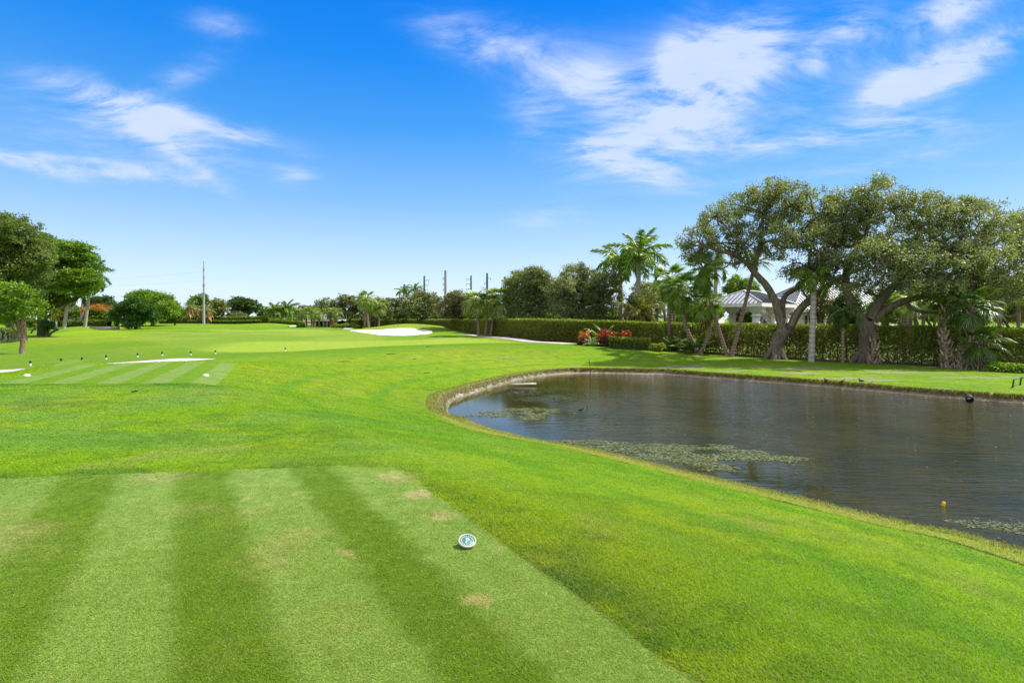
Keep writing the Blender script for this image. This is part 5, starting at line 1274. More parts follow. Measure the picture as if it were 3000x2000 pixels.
# halfway pavilion by the far green
ux, vy = np.array([1., 0]), np.array([0, 1.])
hb = ground_pt(900, 138); hp = thing('halfway_house', 'low tan halfway house with pale blue grey roof behind cabbage palms', 'building', hb)
Wd = pxr(88, 138); z0 = hb[2]; zt = P(930, 936, 138)[2]; x0 = P(888, 0, 138)[0]; y0 = 138.0
m = MB(); TAN = (.46, .34, .25)
obox(m, (x0 + pxr(10, 138), y0), ux, vy, pxr(12, 138), 4, z0 - .2, zt - .35, TAN); obox(m, (x0 + pxr(46, 138), y0), ux, vy, pxr(36, 138), 4, z0 - .2, zt - .35, TAN); obox(m, (x0 + pxr(10, 138), y0 + 4.01), ux, vy, Wd - pxr(18, 138), .2, z0 - .2, zt - .35, (.10, .08, .06)); m.build('wall', M_stone, hp, hb)
d_ = MB(); obox(d_, (x0 + pxr(58, 138), y0 - .06), ux, vy, pxr(10, 138), .05, z0, zt - .7, (.20, .22, .18)); d_.build('door', M_solid, hp, hb)
for xx in (22, 34, 46, 56, 71): 
    m = MB(); obox(m, (x0 + pxr(xx, 138), y0 - .55), ux, vy, .32, .32, z0 - .1, zt - .35, CREAM); m.build('column', M_stone, hp, hb)
hip_roof(np.array([x0, y0 - .9]), ux, vy, Wd, 6, zt, P(930, 921, 138)[2], .4, hp, hb)

def tile_house(label, px0, px1, d, wall_top, ridge, col=(.36, .20, .13), wc=(.55, .42, .32)):
    b = ground_pt((px0 + px1) / 2, d); o = thing('tiled_house', label, 'house', b, 'tile roofed houses beyond the course'); x0, x1 = P(px0, 0, d)[0], P(px1, 0, d)[0]; zt, zr = P(px0, wall_top, d)[2], P(px0, ridge, d)[2]
    m = MB(); obox(m, (x0, d), ux, vy, x1 - x0, 8, b[2] - .2, zt, wc); m.build('wall', M_stone, o, b)
    r_ = MB(); ov = .5; A, B, Cc, D = [np.array(q) for q in ((x0 - ov, d - ov, zt), (x1 + ov, d - ov, zt), (x1 + ov, d + 8 + ov, zt), (x0 - ov, d + 8 + ov, zt))]; h = min(4.5, (x1 - x0) / 2); r0, r1 = np.array((x0 + h, d + 4, zr)), np.array((x1 - h, d + 4, zr))
    quad(r_, A, B, r1, r0, col); quad(r_, Cc, D, r0, r1, col); r_.add([B, Cc, r1], [[0, 1, 2]], col); r_.add([D, A, r0], [[0, 1, 2]], col); quad(r_, A - (0, 0, .02), D - (0, 0, .02), Cc - (0, 0, .02), B - (0, 0, .02), col); r_.build('roof', M_tile, o, b)
    for k in (.2, .45, .7): window(o, b, np.array([x0 + (x1 - x0) * k, d]), ux, vy, 1.4, b[2] + .9, b[2] + 2.1)
tile_house('terracotta roofed house below the coconut palms', 812, 880, 172, 942, 929)
tile_house('smaller terracotta roofed house left of the coconut palms', 786, 812, 168, 943, 932)
tile_house('tan roofed house peeping over the far hedge', 660, 695, 176, 936, 925, (.45, .34, .22))
tile_house('terracotta roof right of the low pavilion', 980, 1045, 160, 941, 929)
tile_house('pale grey roofed house between slim palms and bunker', 1085, 1130, 150, 938, 929, (.45, .45, .46))
gh = ground_pt(92, 135); go_ = thing('garden_house', 'small pale house with grey roof behind the big dark trunk', 'house', gh); m = MB(); xg = P(84, 0, 135)[0]
obox(m, (xg, 135), ux, vy, pxr(20, 135), 3, gh[2] - .2, P(0, 921, 135)[2], (.62, .66, .62)); m.build('wall', M_stone, go_, gh); hip_roof(np.array([xg, 135.]), ux, vy, pxr(20, 135), 3, P(0, 919, 135)[2], P(0, 911, 135)[2], .3, go_, gh)
window(go_, gh, np.array([xg + .5, 135.]), ux, vy, .6, P(0, 936, 135)[2], P(0, 926, 135)[2])

# ------------------------------------------------------------------ poles, lamps, wires
def pole(label, px, base_d, top_py, r0, r1, arms, col, group=None, name='power_pole', mat=None):
    b = ground_pt(px, base_d); t = P(px, top_py, base_d); o = thing(name, label, 'pole', b, group); m = MB()
    tube(m, [b - (0, 0, .3), (b + t) / 2, t], [r0, (r0 + r1) / 2, r1], 10, col); m.build('mast', M_metal, o, b, True)
    for (py, side, L) in arms:
        z = P(px, py, base_d); a = MB(); e = z + np.array([side * L, 0, .25]); tube(a, [z, e], [.11, .07], 6, col); ar = a.build('arm', M_metal, o, b)
        i = MB(); tube(i, [e - (0, 0, .02), e - (0, 0, .85)], [.08, .1], 6, (.10, .10, .11)); io = i.build('insulator', M_metal, None, (0, 0, 0)); io.data.transform(Matrix.Translation(-Vector([float(q) for q in b]))); io.parent = ar
    return o
GR = (.30, .29, .28); DK = (.085, .085, .09)
pg = 'power poles above the oak row'
pole('dark power pole with right pointing arms, leftmost of the row', 1243, 230, 808, .55, .32, [(822, 1, 1.7), (836, 1, 1.5), (850, 1, 1.5)], DK, pg)
pole('tallest light concrete power pole above the dark oak', 1305, 200, 792, .62, .40, [(815, -1, .8), (832, -1, .8), (849, -1, .8)], GR, pg)
pole('dark power pole with left pointing arms', 1380, 230, 807, .5, .3, [(819, -1, 1.7), (833, -1, 1.8), (847, -1, 1.8)], DK, pg)
pole('plain dark power pole at right end of the row', 1427, 220, 800, .55, .36, [(816, 1, 1.4), (830, -1, 1.0)], DK, pg)
pole('short thin distant pole above the coconut palms', 876, 240, 890, .28, .2, [], DK, None, 'utility_pole')
sp_ = pole('very tall grey steel pole rising from the far hedge', 597, 140, 765, .32, .10, [], (.36, .36, .36), None, 'steel_pole')
bb = ground_pt(597, 140); m = MB()
for py in (790, 812, 836, 860): 
    z = P(597, py, 140); tube(m, [z - (0, 0, .3), z + (0, 0, .3)], .26 if py > 830 else .19, 10, (.28, .28, .28))
m.build('joint_collar', M_metal, sp_, bb)
def wire(label, pts, r):
    o = MB(); tube(o, smooth_poly(pts, 8, closed=False), r, 4, (.55, .55, .55)); ob = o.build('power_cable', M_metal, None, pts[0]); tag(ob, label, 'cable', 'overhead wires on the left')
wire('lowest pale overhead wire crossing behind the steel pole', [P(240, 867, 172), P(420, 869, 172), P(597, 867, 170), P(700, 870, 172), P(790, 873, 174)], .022)
wire('topmost thin overhead wire beside the big dark tree', [P(150, 812, 172), P(330, 816, 172), P(597, 796, 170)], .018)
wire('middle thin overhead wire beside the big dark tree', [P(150, 833, 172), P(330, 837, 172), P(597, 822, 170)], .018)
def globe_lamp(label, px, py, d, R_=.2):
    b = ground_pt(px, d); t = P(px, py, d); o = thing('globe_lamp', label, 'street lamp', b, 'globe lamps'); m = MB(); tube(m, [b, (b + t) / 2, t - (0, 0, R_)], [.07, .05, .05], 8, (.03, .03, .035)); lathe(m, [(.05, 0), (.14, .02), (.12, .3), (.06, .45)], 10, b, (.03, .03, .035)); m.build('post', M_metal, o, b)
    g = MB(); th = np.linspace(-math.pi / 2, math.pi / 2, 9); lathe(g, [(R_ * math.cos(a) + .001, R_ * math.sin(a)) for a in th], 14, t, (.85, .85, .85)); g.build('globe', M_solid, o, b, True)
    c = MB(); tube(c, [t + (0, 0, R_ * .9), t + (0, 0, R_ * 1.35)], [.06, .015], 8, (.03, .03, .035)); c.build('finial', M_metal, o, b)
globe_lamp('white globe lamp on black post between hedge and slim palms', 1925, 896, 54, .22)
globe_lamp('white globe lamp seen under the pavilion eave', 2172, 903, 62, .2)
globe_lamp('distant white globe lamp under the dark oak', 1184, 925, 112, .33)

# white car behind the roadside hedge
cb_ = ground_pt(217, 128); car = thing('parked_car', 'white car parked behind the low roadside hedge', 'car', cb_)
prof = np.array([(-2.2, .35), (-2.25, .75), (-1.6, .95), (-.9, 1.42), (.6, 1.45), (1.3, 1.02), (2.1, .85), (2.2, .4)])
m = MB(); n = len(prof); V = np.r_[np.c_[prof[:, 0], np.full(n, -.85), prof[:, 1]], np.c_[prof[:, 0], np.full(n, .85), prof[:, 1]]] + cb_ + (0, 0, .55)
j = np.arange(n); j2 = (j + 1) % n; m.add(V, np.c_[j, j2, n + j2, n + j], (.8, .8, .8)); ctr = V.mean(0)
for a in (0, n): m.add(np.r_[V[a:a + n], [V[a:a + n].mean(0)]], np.c_[j, j2, np.full(n, n)], (.8, .8, .8))
m.build('body', M_metal, car, cb_)
m = MB(); z = cb_ + (0, -.87, .55); m.add([z + (-1.35, 0, 1.0), z + (1.05, 0, 1.02), z + (.5, 0, 1.36), z + (-.8, 0, 1.35)], [[0, 1, 2, 3]], (.02, .02, .03)); m.build('window', M_glass, car, cb_)
for x in (-1.35, 1.35):
    m = MB(); tube(m, [cb_ + (x, -.9, .9), cb_ + (x, -.65, .9)], .33, 14, (.03, .03, .03)); m.build('wheel', M_solid, car, cb_)
rw = ground_pt(300, 116); rwo = thing('retaining_wall', 'low pale retaining wall along the far left bank', 'wall', rw); m = MB()
w0, w1 = ground_pt(262, 112), ground_pt(345, 104); e_ = unit((w1 - w0)[:2]); obox(m, w0[:2], e_, np.array([-e_[1], e_[0]]), np.linalg.norm((w1 - w0)[:2]), .3, min(w0[2], w1[2]) - .4, max(w0[2], w1[2]) + .28, (.40, .30, .26)); m.build('wall', M_stone, rwo, rw)
# ------------------------------------------------------------------ tee furniture
def tee_marker():
    c = G(1369, 1602); c = np.array([c[0], c[1], hz(c[0], c[1])]); o = thing('tee_marker', 'round tilted tee marker with teal crest and letter P on near tee', 'tee marker', c)
    Rr = .066; M = Matrix.Rotation(R(-14), 4, 'Z') @ Matrix.Rotation(R(13), 4, 'Y') @ Matrix.Rotation(R(20), 4, 'X')
    T = Matrix.Translation((0, 0, .043)) @ M @ Matrix.Rotation(R(20), 4, 'Z')
    def put(mb, name, mat, parent, smooth=False):
        ob = mb.build(name, mat, None, (0, 0, 0), smooth); ob.data.transform(T); ob.parent = parent; return ob
    TEAL, IV = (.035, .20, .17), (.62, .61, .57)
    b = MB(); lathe(b, [(.0005, -.034), (.030, -.034), (.052, -.018), (.060, -.003), (.0605, .0)], 40, (0, 0, 0), (.03, .10, .09)); put(b, 'body', M_solid, o, True)
    p = MB(); lathe(p, [(.0605, 0), (.0575, .004), (.0005, .004)], 48, (0, 0, 0), TEAL); pl_ = put(p, 'face_plate', M_metal, o)
    r = MB(); lathe(r, [(.0585, .0042), (.0585, .010), (.062, .0115), (Rr, .009), (Rr, -.004), (.061, -.0055)], 56, (0, 0, 0), IV); put(r, 'rim', M_solid, o, True)
    # letter with serifs, raised
    L = MB()
    def pris(poly, z0=.0042, z1=.0085):
        n = len(poly); V = np.r_[np.c_[poly, np.full(n, z0)], np.c_[poly, np.full(n, z1)]]; j = np.arange(n); j2 = (j + 1) % n
        L.add(V, np.c_[j, j2, n + j2, n + j], IV); L.add(V[n:], [list(range(n))] if n == 4 else np.c_[np.zeros(n - 2, int), np.arange(1, n - 1), np.arange(2, n)], IV)
    sc = .026; q = lambda *pts: np.array(pts) * sc
    pris(q((-.42, -.88), (-.14, -.88), (-.14, .92), (-.42, .92))); pris(q((-.66, -1.02), (.10, -1.02), (.10, -.885), (-.66, -.885))); pris(q((-.66, .925), (-.14, .925), (-.14, 1.05), (-.66, 1.05)))
    th = np.linspace(-math.pi / 2, math.pi / 2, 13); ro, ri = .60, .33
    for a, b_ in zip(th[:-1], th[1:]):
        pris(q((-.10 + ri * math.cos(a) * 1.1, .44 + ri * math.sin(a)), (-.10 + ro * math.cos(a) * 1.15, .44 + ro * math.sin(a)), (-.10 + ro * math.cos(b_) * 1.15, .44 + ro * math.sin(b_)), (-.10 + ri * math.cos(b_) * 1.1, .44 + ri * math.sin(b_))))
    put(L, 'letter', M_solid, pl_)
    W = MB()
    for sgn in (-1, 1):
        th = np.linspace(R(-78), R(68), 9); rad = .045
        path = np.c_[sgn * rad * np.cos(th), rad * np.sin(th), np.full(9, .006)]; tube(W, path, .0013, 5, IV)
        tube(W, [(-sgn * .016, -.053, .006), (0, -.043, .0065), (sgn * .012, -.0435, .006)], .0018, 5, IV)
        for k, a in enumerate(np.linspace(R(-66), R(74), 8)):
            for side in (-1, 1):
                p0 = np.array([sgn * rad * math.cos(a), rad * math.sin(a)]); tg = np.array([-sgn * math.sin(a), math.cos(a)]); out_ = np.array([sgn * math.cos(a), math.sin(a)]) * side
                d = tg * .8 + out_ * .75; d /= np.linalg.norm(d); w = np.array([-d[1], d[0]]); ln = .0098
                pts = [p0, p0 + d * ln * .5 + w * .0024, p0 + d * ln, p0 + d * ln * .5 - w * .0024]
                W.add(np.r_[[np.r_[x_, .0045] for x_ in pts], [np.r_[x_, .0078] for x_ in pts]], [[4, 5, 6, 7], [0, 1, 5, 4], [1, 2, 6, 5], [2, 3, 7, 6], [3, 0, 4, 7]], IV)
    put(W, 'laurel_wreath', M_solid, pl_)
    s = MB(); tube(s, [(0, 0, .03), (0, 0, -.06)], [.012, .004], 8, (.03, .10, .09)); so_ = s.build('spike', M_solid, o, (0, 0, 0))
tee_marker()

wm = None
for px, py, lb in [(79, 1101, 'white dome tee marker at the left end of the front tee'), (603, 1101, 'white dome tee marker on the striped right end of the front tee')]:
    c = G(px, py)
    if wm is None:
        wm = thing('tee_marker', lb, 'tee marker', c, 'white tee markers'); m = MB(); th = np.linspace(0, math.pi / 2, 8); lathe(m, [(.098, 0), (.10, .012)] + [(.10 * math.cos(a) + .0005, .012 + .058 * math.sin(a)) for a in th[1:]], 24, c, (.82, .82, .80)); m.build('dome', M_solid, wm, c, True)
        m = MB(); lathe(m, [(.104, -.01), (.106, .006), (.1005, .010)], 24, c, (.55, .56, .54)); m.build('base_ring', M_solid, wm, c)
    else: dup(wm, c, .4, lb, .85)
wm.scale = (.85,) * 3
bp_ = None
BOL = [(89, 1071, 'first black capped bollard from the left along the path'), (179, 1063, 'second bollard from the left beside the hidden path bend'), (240, 1060, 'third bollard from the left, just before the pale path strip'), (311, 1053, 'fourth bollard, at the left tip of the pale path strip'),
       (403, 1046, 'fifth bollard, behind the widest part of the path strip'), (475, 1042, 'sixth bollard, behind the right part of the path strip'), (559, 1040, 'seventh bollard, at the right tip of the path strip'), (631, 1037, 'eighth bollard, beyond the end of the path strip'), (836, 1028, 'lone bollard farthest right on the rough')]
for px, py, lb in BOL:
    c = G(px, py, 24); c[2] = hz(c[0], c[1])
    if bp_ is None:
        bp_ = thing('bollard', lb, 'bollard', c, 'black and white bollards along the cart path'); m = MB(); lathe(m, [(.043, -.1), (.043, .12)], 14, c, (.80, .80, .78)); m.build('post', M_solid, bp_, c, True)
        m = MB(); lathe(m, [(.046, .11), (.046, .225), (.04, .24), (.0005, .245)], 14, c, (.018, .022, .02)); m.build('cap', M_solid, bp_, c, True)
    else: dup(bp_, c, rng.uniform(0, 3), lb)
    
# distance marker with white top far on the left rough
c = G(166, 962, 90); c[2] = hz(c[0], c[1]); o = thing('marker_post', 'slim white post on the far left lawn', 'post', c); m = MB(); box(m, c + (-.09, -.09, -.1), c + (.09, .09, 1.35), (.8, .8, .78)); m.build('post', M_solid, o, c); m = MB(); box(m, c + (-.12, -.12, 1.353), c + (.12, .12, 1.45), (.8, .8, .78)); m.build('cap', M_solid, o, c)

# litter on the lawns
for px, py, L_, az_, lb in [(1010, 1060, .55, .3, 'dark fallen twig on the rough left of the pond'), (1145, 1038, .6, .2, 'dark fallen twig just below the fairway edge'), (1258, 1016, .6, -.2, 'thin fallen twig at the fairway boundary'), (1250, 1094, .35, .4, 'small fallen twig on the grass above the pond left end'), (1215, 1052, .25, 1.0, 'tiny fallen twig on the mid rough'), (395, 1149, .12, .5, 'small dark fallen twig below the front tee')]:
    c = G(px, py); e = np.array([math.cos(az_), math.sin(az_), 0]) * L_ / 2; m = MB(); tube(m, bezier([c - e + (0, 0, .015), c + (0, .04, .03), c + e + (0, 0, .02)], 4), np.linspace(.022, .010, 9), 5, (.07, .055, .04)); tube(m, [c + (0, .04, .03), c + e * .5 + np.array([-e[1], e[0], 0]) * .5 + (0, 0, .03)], [.012, .006], 4, (.08, .06, .04)); o = m.build('fallen_twig', M_dead, None, c); tag(o, lb, 'twig', 'fallen twigs on the grass')
# green rope stakes at the right edge
c = G(2972, 1136); d_ = c[1]
o = thing('rope_fence', 'dark green post and rail at the right edge of the far bank', 'fence', c); tops = []
for px, dd in ((2972, 0), (2994, .9), (3040, .2)):
    b = ground_pt(px, d_ + dd); t = b + (.06, 0, .36); m = MB(); tube(m, [b - (0, 0, .1), t], [.035, .03], 8, (.012, .06, .045)); m.build('post', M_solid, o, c); tops.append(t)
m = MB()
for a, b in zip(tops[:-1], tops[1:]): tube(m, bezier([a, (a + b) / 2 - (0, 0, .02), b], 5), .022, 6, (.03, .12, .09))
m.build('rail', M_solid, o, c)

# ------------------------------------------------------------------ on and around the pond
def on_water(px, py, lift=0.0):
    p = P(px, py, 1.0); d = (EYE - WATER - lift) / (EYE - p[2]); return P(px, py, d)
# drain pipe
c = on_water(2841, 1170, .14); o = thing('drain_pipe', 'short black drain pipe poking from the far bank', 'pipe', c); m = MB(); dr = unit(np.array([.60, .80, .02])); th = 24
V = []; 
for s, r in ((-.05, .12), (.9, .12), (.9, .095), (-.05, .095)):
    a = np.arange(th) * 2 * math.pi / th; e1 = np.array([dr[1], -dr[0], 0]); e2 = np.cross(e1, dr); V.append(c + dr * s + np.cos(a)[:, None] * r * e1 + np.sin(a)[:, None] * r * e2)
V = np.concatenate(V); k = np.arange(th); k2 = (k + 1) % th; m.add(V, np.concatenate([np.c_[(i % 4) * th + k, (i % 4) * th + k2, ((i + 1) % 4) * th + k2, ((i + 1) % 4) * th + k] for i in range(4)]), (.018, .018, .02)); m.build('barrel', M_solid, o, c)
m = MB(); lathe_r = [np.concatenate([c + dr * s + np.cos(a)[:, None] * r * e1 + np.sin(a)[:, None] * r * e2 for s, r in ((-.06, .122), (-.06, .135), (.03, .135), (.03, .122))])]; m.add(lathe_r[0], np.concatenate([np.c_[i * th + k, i * th + k2, (i + 1) * th + k2, (i + 1) * th + k] for i in range(3)]), (.03, .03, .032)); m.build('rim', M_solid, o, c)
# floating plank
a, b = on_water(1494, 1127, .05), on_water(1571, 1125, .08); o = thing('wooden_plank', 'grey weathered plank lying half in the water at the left bank', 'plank', (a + b) / 2); m = MB(); e = unit(b - a); nn = unit(np.cross([0, 0, 1], e)); w = .14; t_ = .05
V = []
for f, ww in ((0, .7), (.3, .9), (.7, 1.0), (1, 1.05)):
    q = a + (b - a) * f
    for s, z in ((-1, 0), (1, 0), (1, 1), (-1, 1)): V.append(q + nn * s * w * ww + np.array([0, 0, z * t_]))
F_ = []
for i in range(3):
    for j in range(4): F_.append([i * 4 + j, i * 4 + (j + 1) % 4, (i + 1) * 4 + (j + 1) % 4, (i + 1) * 4 + j])
F_ += [[0, 3, 2, 1], [12, 13, 14, 15]]; m.add(V, F_, (.50, .46, .43)); m.build('board', M_stone, o, (a + b) / 2)
m = MB(); 
for f in (.06, .5, .94): q = a + (b - a) * f; m.add([q - nn * w * .7 - e * .03 + (0, 0, t_ + .003), q + nn * w * .7 - e * .03 + (0, 0, t_ + .003), q + nn * w * .7 + e * .03 + (0, 0, t_ + .012), q - nn * w * .7 + e * .03 + (0, 0, t_ + .012)], [[0, 1, 2, 3]], (.30, .27, .25))
m.build('batten', M_stone, o, (a + b) / 2)
def stick(label, pts, r, cols=(.12, .09, .06), name='dead_twig'):
    m = MB()
    for p in pts: tube(m, bezier(p, 4), np.linspace(r, r * .4, (len(p) - 1) * 4 + 1), 5, cols)
    o = m.build(name, M_dead, None, pts[0][0]); tag(o, label, 'twig', 'dead twigs standing in the pond')
q = on_water(1728, 1100); stick('forked dead twig standing at the far left shore', [[q - (0, 0, .15), q + (.02, 0, .4), q + (-.05, 0, .95)], [q + (.01, 0, .25), q + (.2, .05, .42)]], .03, (.05, .04, .03))
q = on_water(2416, 1423); stick('thin brown reed stalk leaning in near water, taller of two', [[q - (0, 0, .1), q + (-.04, 0, .08), q + (-.10, .02, .21)]], .008, (.20, .14, .10))
q = on_water(2510, 1473); stick('short brown reed stalk in near water, right of the taller stalk', [[q - (0, 0, .1), q + (-.02, 0, .05), q + (-.05, .01, .12)]], .007, (.22, .16, .11))
q = on_water(1720, 1200); stick('tiny dark stub standing near the weed mat tip', [[q - (0, 0, .1), q + (0, 0, .10), q + (.02, 0, .18)]], .015, (.03, .03, .02))
# yellow float
c = on_water(2763, 1481); o = thing('yellow_float', 'small yellow float bobbing on the near pond', 'float', c); m = MB(); 
ax = unit(np.array([.25, .1, 1.0])); prof_ = [(.002, -.03), (.022, -.025), (.03, 0), (.03, .055), (.022, .075), (.002, .08)]; V = MB(); lathe(V, prof_, 14, (0, 0, 0), (.75, .52, .02)); vv = np.concatenate(V.v); e1 = unit(np.cross(ax, [0, 1, 0])); e2 = np.cross(ax, e1); m.add(c + vv[:, :1] * e1 + vv[:, 1:2] * e2 + vv[:, 2:] * ax, V.f[0], (.75, .52, .02)); m.build('buoy_body', M_solid, o, c, True)
m = MB(); tube(m, [c + ax * .078, c + ax * .10], [.008, .006], 6, (.2, .14, .02)); m.build('eyelet', M_solid, o, c)
# ducks and waders resting on the far sandy rim
def bird(label, px, py, cols, s=1.0, face=1, standing=True, group='birds resting on the far bank'):
    a_, _ = ray(px, py); p0 = on_water(px, py, .04); x, y = p0[0], p0[1]; z = max(hz(x, y), WATER)
    b = np.array([x, y, z]); o = thing('water_bird', label, 'bird', b, group)
    import bmesh
    def skin(name, pts, rad, col, sub=2, extra=()):
        me = bpy.data.meshes.new(name); bm = bmesh.new(); vs = [bm.verts.new(p) for p in pts]
        for i in range(len(pts) - 1): bm.edges.new((vs[i], vs[i + 1]))
        bm.to_mesh(me); bm.free(); ob = bpy.data.objects.new(name, me); COL.objects.link(ob)
        md = ob.modifiers.new('skin', 'SKIN'); ob.modifiers.new('sub', 'SUBSURF').levels = sub; ob.modifiers['sub'].render_levels = sub
        for sv, r_ in zip(me.skin_vertices[0].data, rad): sv.radius = (r_, r_)
        me.skin_vertices[0].data[2].use_root = True
        m_ = bpy.data.materials.get('bird_' + str(col)) or attr_plain('bird_' + str(col), col); me.materials.append(m_); ob.parent = o; return ob
    h = .13 * s if standing else .05 * s; f = face
    skin('body', [(-f * .25 * s, 0, h + .03 * s), (-f * .16 * s, 0, h + .06 * s), (0, 0, h + .075 * s), (f * .12 * s, 0, h + .09 * s), (f * .17 * s, 0, h + .17 * s), (f * .18 * s, 0, h + .235 * s), (f * .225 * s, 0, h + .24 * s), (f * .275 * s, 0, h + .225 * s)],
         [.018 * s, .06 * s, .095 * s, .075 * s, .04 * s, .04 * s, .03 * s, .010 * s], cols[0])
    for sy in (-1, 1):
        w = MB(); t = np.linspace(0, 1, 6); path = np.c_[f * (.10 - .33 * t) * s, sy * (.085 - .05 * t ** 2) * s, h + (.10 - .05 * t) * s]; tube(w, path, np.array([.02, .045, .045, .035, .02, .005]) * s, 8, cols[1]); w.build('wing', M_dead, o, (0, 0, 0), True)
        if standing:
            l = MB(); tube(l, [(f * .01, sy * .035 * s, h + .02), (0, sy * .035 * s, h * .5), (f * .01, sy * .035 * s, 0)], .008 * s, 5, (.35, .2, .08)); tube(l, [(f * .01, sy * .035 * s, .006), (f * .06 * s, sy * .04 * s, .006)], [.008, .016 * s], 5, (.35, .2, .08)); l.build('leg', M_dead, o, (0, 0, 0))
    bk_ = MB(); tube(bk_, [(f * .265 * s, 0, h + .228 * s), (f * .34 * s, 0, h + .215 * s)], [.014 * s, .010 * s], 6, (.4, .3, .06)); bk_.build('bill', M_dead, o, (0, 0, 0))
def attr_plain(n, col):
    m, nt, out = newmat(n); b = principled(nt, out, .8, .2); tc = nd(nt, 'ShaderNodeTexCoord'); q = noise(nt, 30, 3, .6, tc.outputs['Object']); r = ramp(nt, q.outputs[0], [(.3, tuple(c * .75 for c in col)), (.7, tuple(c * 1.2 for c in col))]); nt.links.new(r.outputs[0], b.inputs['Base Color']); return m
bird('brown duck standing on the sandy rim, left of the pair', 2420, 1130, ((.16, .07, .05), (.12, .055, .04)), .5, -1)
bird('brown duck standing on the sandy rim, right of the pair', 2467, 1134, ((.17, .075, .05), (.13, .06, .04)), .52, 1)
bird('slate grey waterfowl crouching on the far bank with pale wing edge', 2523, 1133, ((.05, .06, .075), (.07, .08, .09)), .62, -1, False)
bird('small grey and white waterfowl right of the slate one', 2549, 1139, ((.20, .20, .21), (.10, .10, .11)), .5, 1, False)
# little dark moorhen swimming at the weed tip
bird('small black waterfowl swimming at the tip of the weed mat', 1702, 1201, ((.025, .025, .03), (.03, .03, .035)), .4, 1, False, None)

# floating pond weed: mats of small pads
def weed(name, label, polys, dens, size, cols, holes=(), thr=.42):
    pts = []
    for poly in polys:
        q = smooth_poly([on_water(*p)[:2] for p in poly], 4); lo, hi = q.min(0), q.max(0); n = int(np.prod(hi - lo) * dens)
        xy = rng.uniform(lo, hi, (n, 2)); sd = poly_sd(xy[:, 0], xy[:, 1], q); inside = poly_sd(xy[:, 0], xy[:, 1], POND) < -.02
        f = fbm(xy[:, 0] / .8, xy[:, 1] / .45, 101) * .6 + fbm(xy[:, 0] / .18, xy[:, 1] / .14, 102) * .4
        ok = inside & (f > thr + .22 * sstep(-.5, .15, sd)) & (sd < .15)
        for hpx in holes:
            hq = smooth_poly([on_water(*p)[:2] for p in hpx], 4); ok &= poly_sd(xy[:, 0], xy[:, 1], hq) > rng.uniform(-.05, .12, n)
        pts.append(xy[ok])
    xy = np.concatenate(pts); n = len(xy); k = 6; ang = np.arange(k) * math.pi / 3
    r = size * rng.uniform(.5, 1.2, n); a0 = rng.uniform(0, 6, n); z = WATER + rng.uniform(.006, .02, n); tilt = rng.normal(size=(n, 2)) * .12
    A = ang[None] + a0[:, None]; X = np.cos(A) * r[:, None]; Y = np.sin(A) * r[:, None] * .8
    V = np.stack([xy[:, :1] + X, xy[:, 1:] + Y, z[:, None] + X * tilt[:, :1] + Y * tilt[:, 1:]], -1).reshape(-1, 3)
    m = MB(); m.add(V, np.arange(n * k).reshape(n, k), pal(n, cols)); o = m.build(name, M_leaf); tag(o, label, 'pond weed', None, 'stuff')
WC = [(.27, .30, .14), (.21, .25, .10), (.33, .35, .19), (.16, .19, .08)]
weed('pond_weed', 'pale green floating weed mat along the near shore', [[(1590, 1292), (1750, 1290), (1900, 1298), (2020, 1302), (2170, 1312), (2290, 1330), (2390, 1345), (2330, 1352), (2180, 1350), (2100, 1352), (2160, 1372), (2080, 1382), (2000, 1368), (1900, 1345), (1780, 1325)]], 900, .030, WC,
     [[(2040, 1318), (2090, 1318), (2130, 1326), (2080, 1332), (2030, 1328)], [(1905, 1352), (1990, 1358), (2060, 1372), (1990, 1372)]], .33)
weed('pond_weed', 'pale floating weed mat in the calm left bay', [[(1330, 1205), (1420, 1203), (1480, 1192), (1560, 1194), (1650, 1200), (1610, 1214), (1600, 1225), (1540, 1235), (1500, 1226), (1420, 1222), (1360, 1218)]], 560, .034, WC, [[(1560, 1204), (1600, 1203), (1590, 1210), (1565, 1211)], [(1500, 1215), (1530, 1213), (1540, 1219), (1505, 1221)]], .41)
weed('pond_weed', 'dark submerged weed patches near the plank', [[(1480, 1145), (1560, 1142), (1610, 1148), (1580, 1158), (1490, 1160)], [(1478, 1172), (1560, 1166), (1580, 1176), (1520, 1182)], [(1600, 1166), (1660, 1165), (1710, 1174), (1640, 1180)], [(1680, 1157), (1730, 1154), (1780, 1150), (1740, 1158)]], 420, .04, [(.06, .07, .025), (.09, .10, .035), (.19, .21, .10), (.04, .04, .018)], (), .44)
weed('pond_weed', 'thin weed streak trailing right of the left bay mat', [[(1650, 1212), (1690, 1204), (1706, 1198), (1712, 1203), (1690, 1212), (1660, 1216)]], 500, .034, WC, (), .40)
weed('pond_weed', 'scattered pale weed at the near right corner of the pond', [[(2770, 1525), (2860, 1515), (2960, 1520), (3060, 1525), (3060, 1590), (2960, 1575), (2880, 1560), (2800, 1545)]], 1100, .020, WC, (), .47)
# fallen leaves and specks floating on the open water
xy = rng.uniform((2, 7), (22, 30), (900, 2)); xy = xy[poly_sd(xy[:, 0], xy[:, 1], POND) < -.4][:230]; m = MB(); leaves(m, np.c_[xy, np.full(len(xy), WATER + .012)], .04, .022, pal(len(xy), [(.25, .13, .06), (.30, .2, .08), (.18, .1, .05)]), 6.0); tag(m.build('floating_leaves', M_leaf), 'brown fallen leaves floating on the open pond', 'leaf litter', None, 'stuff')

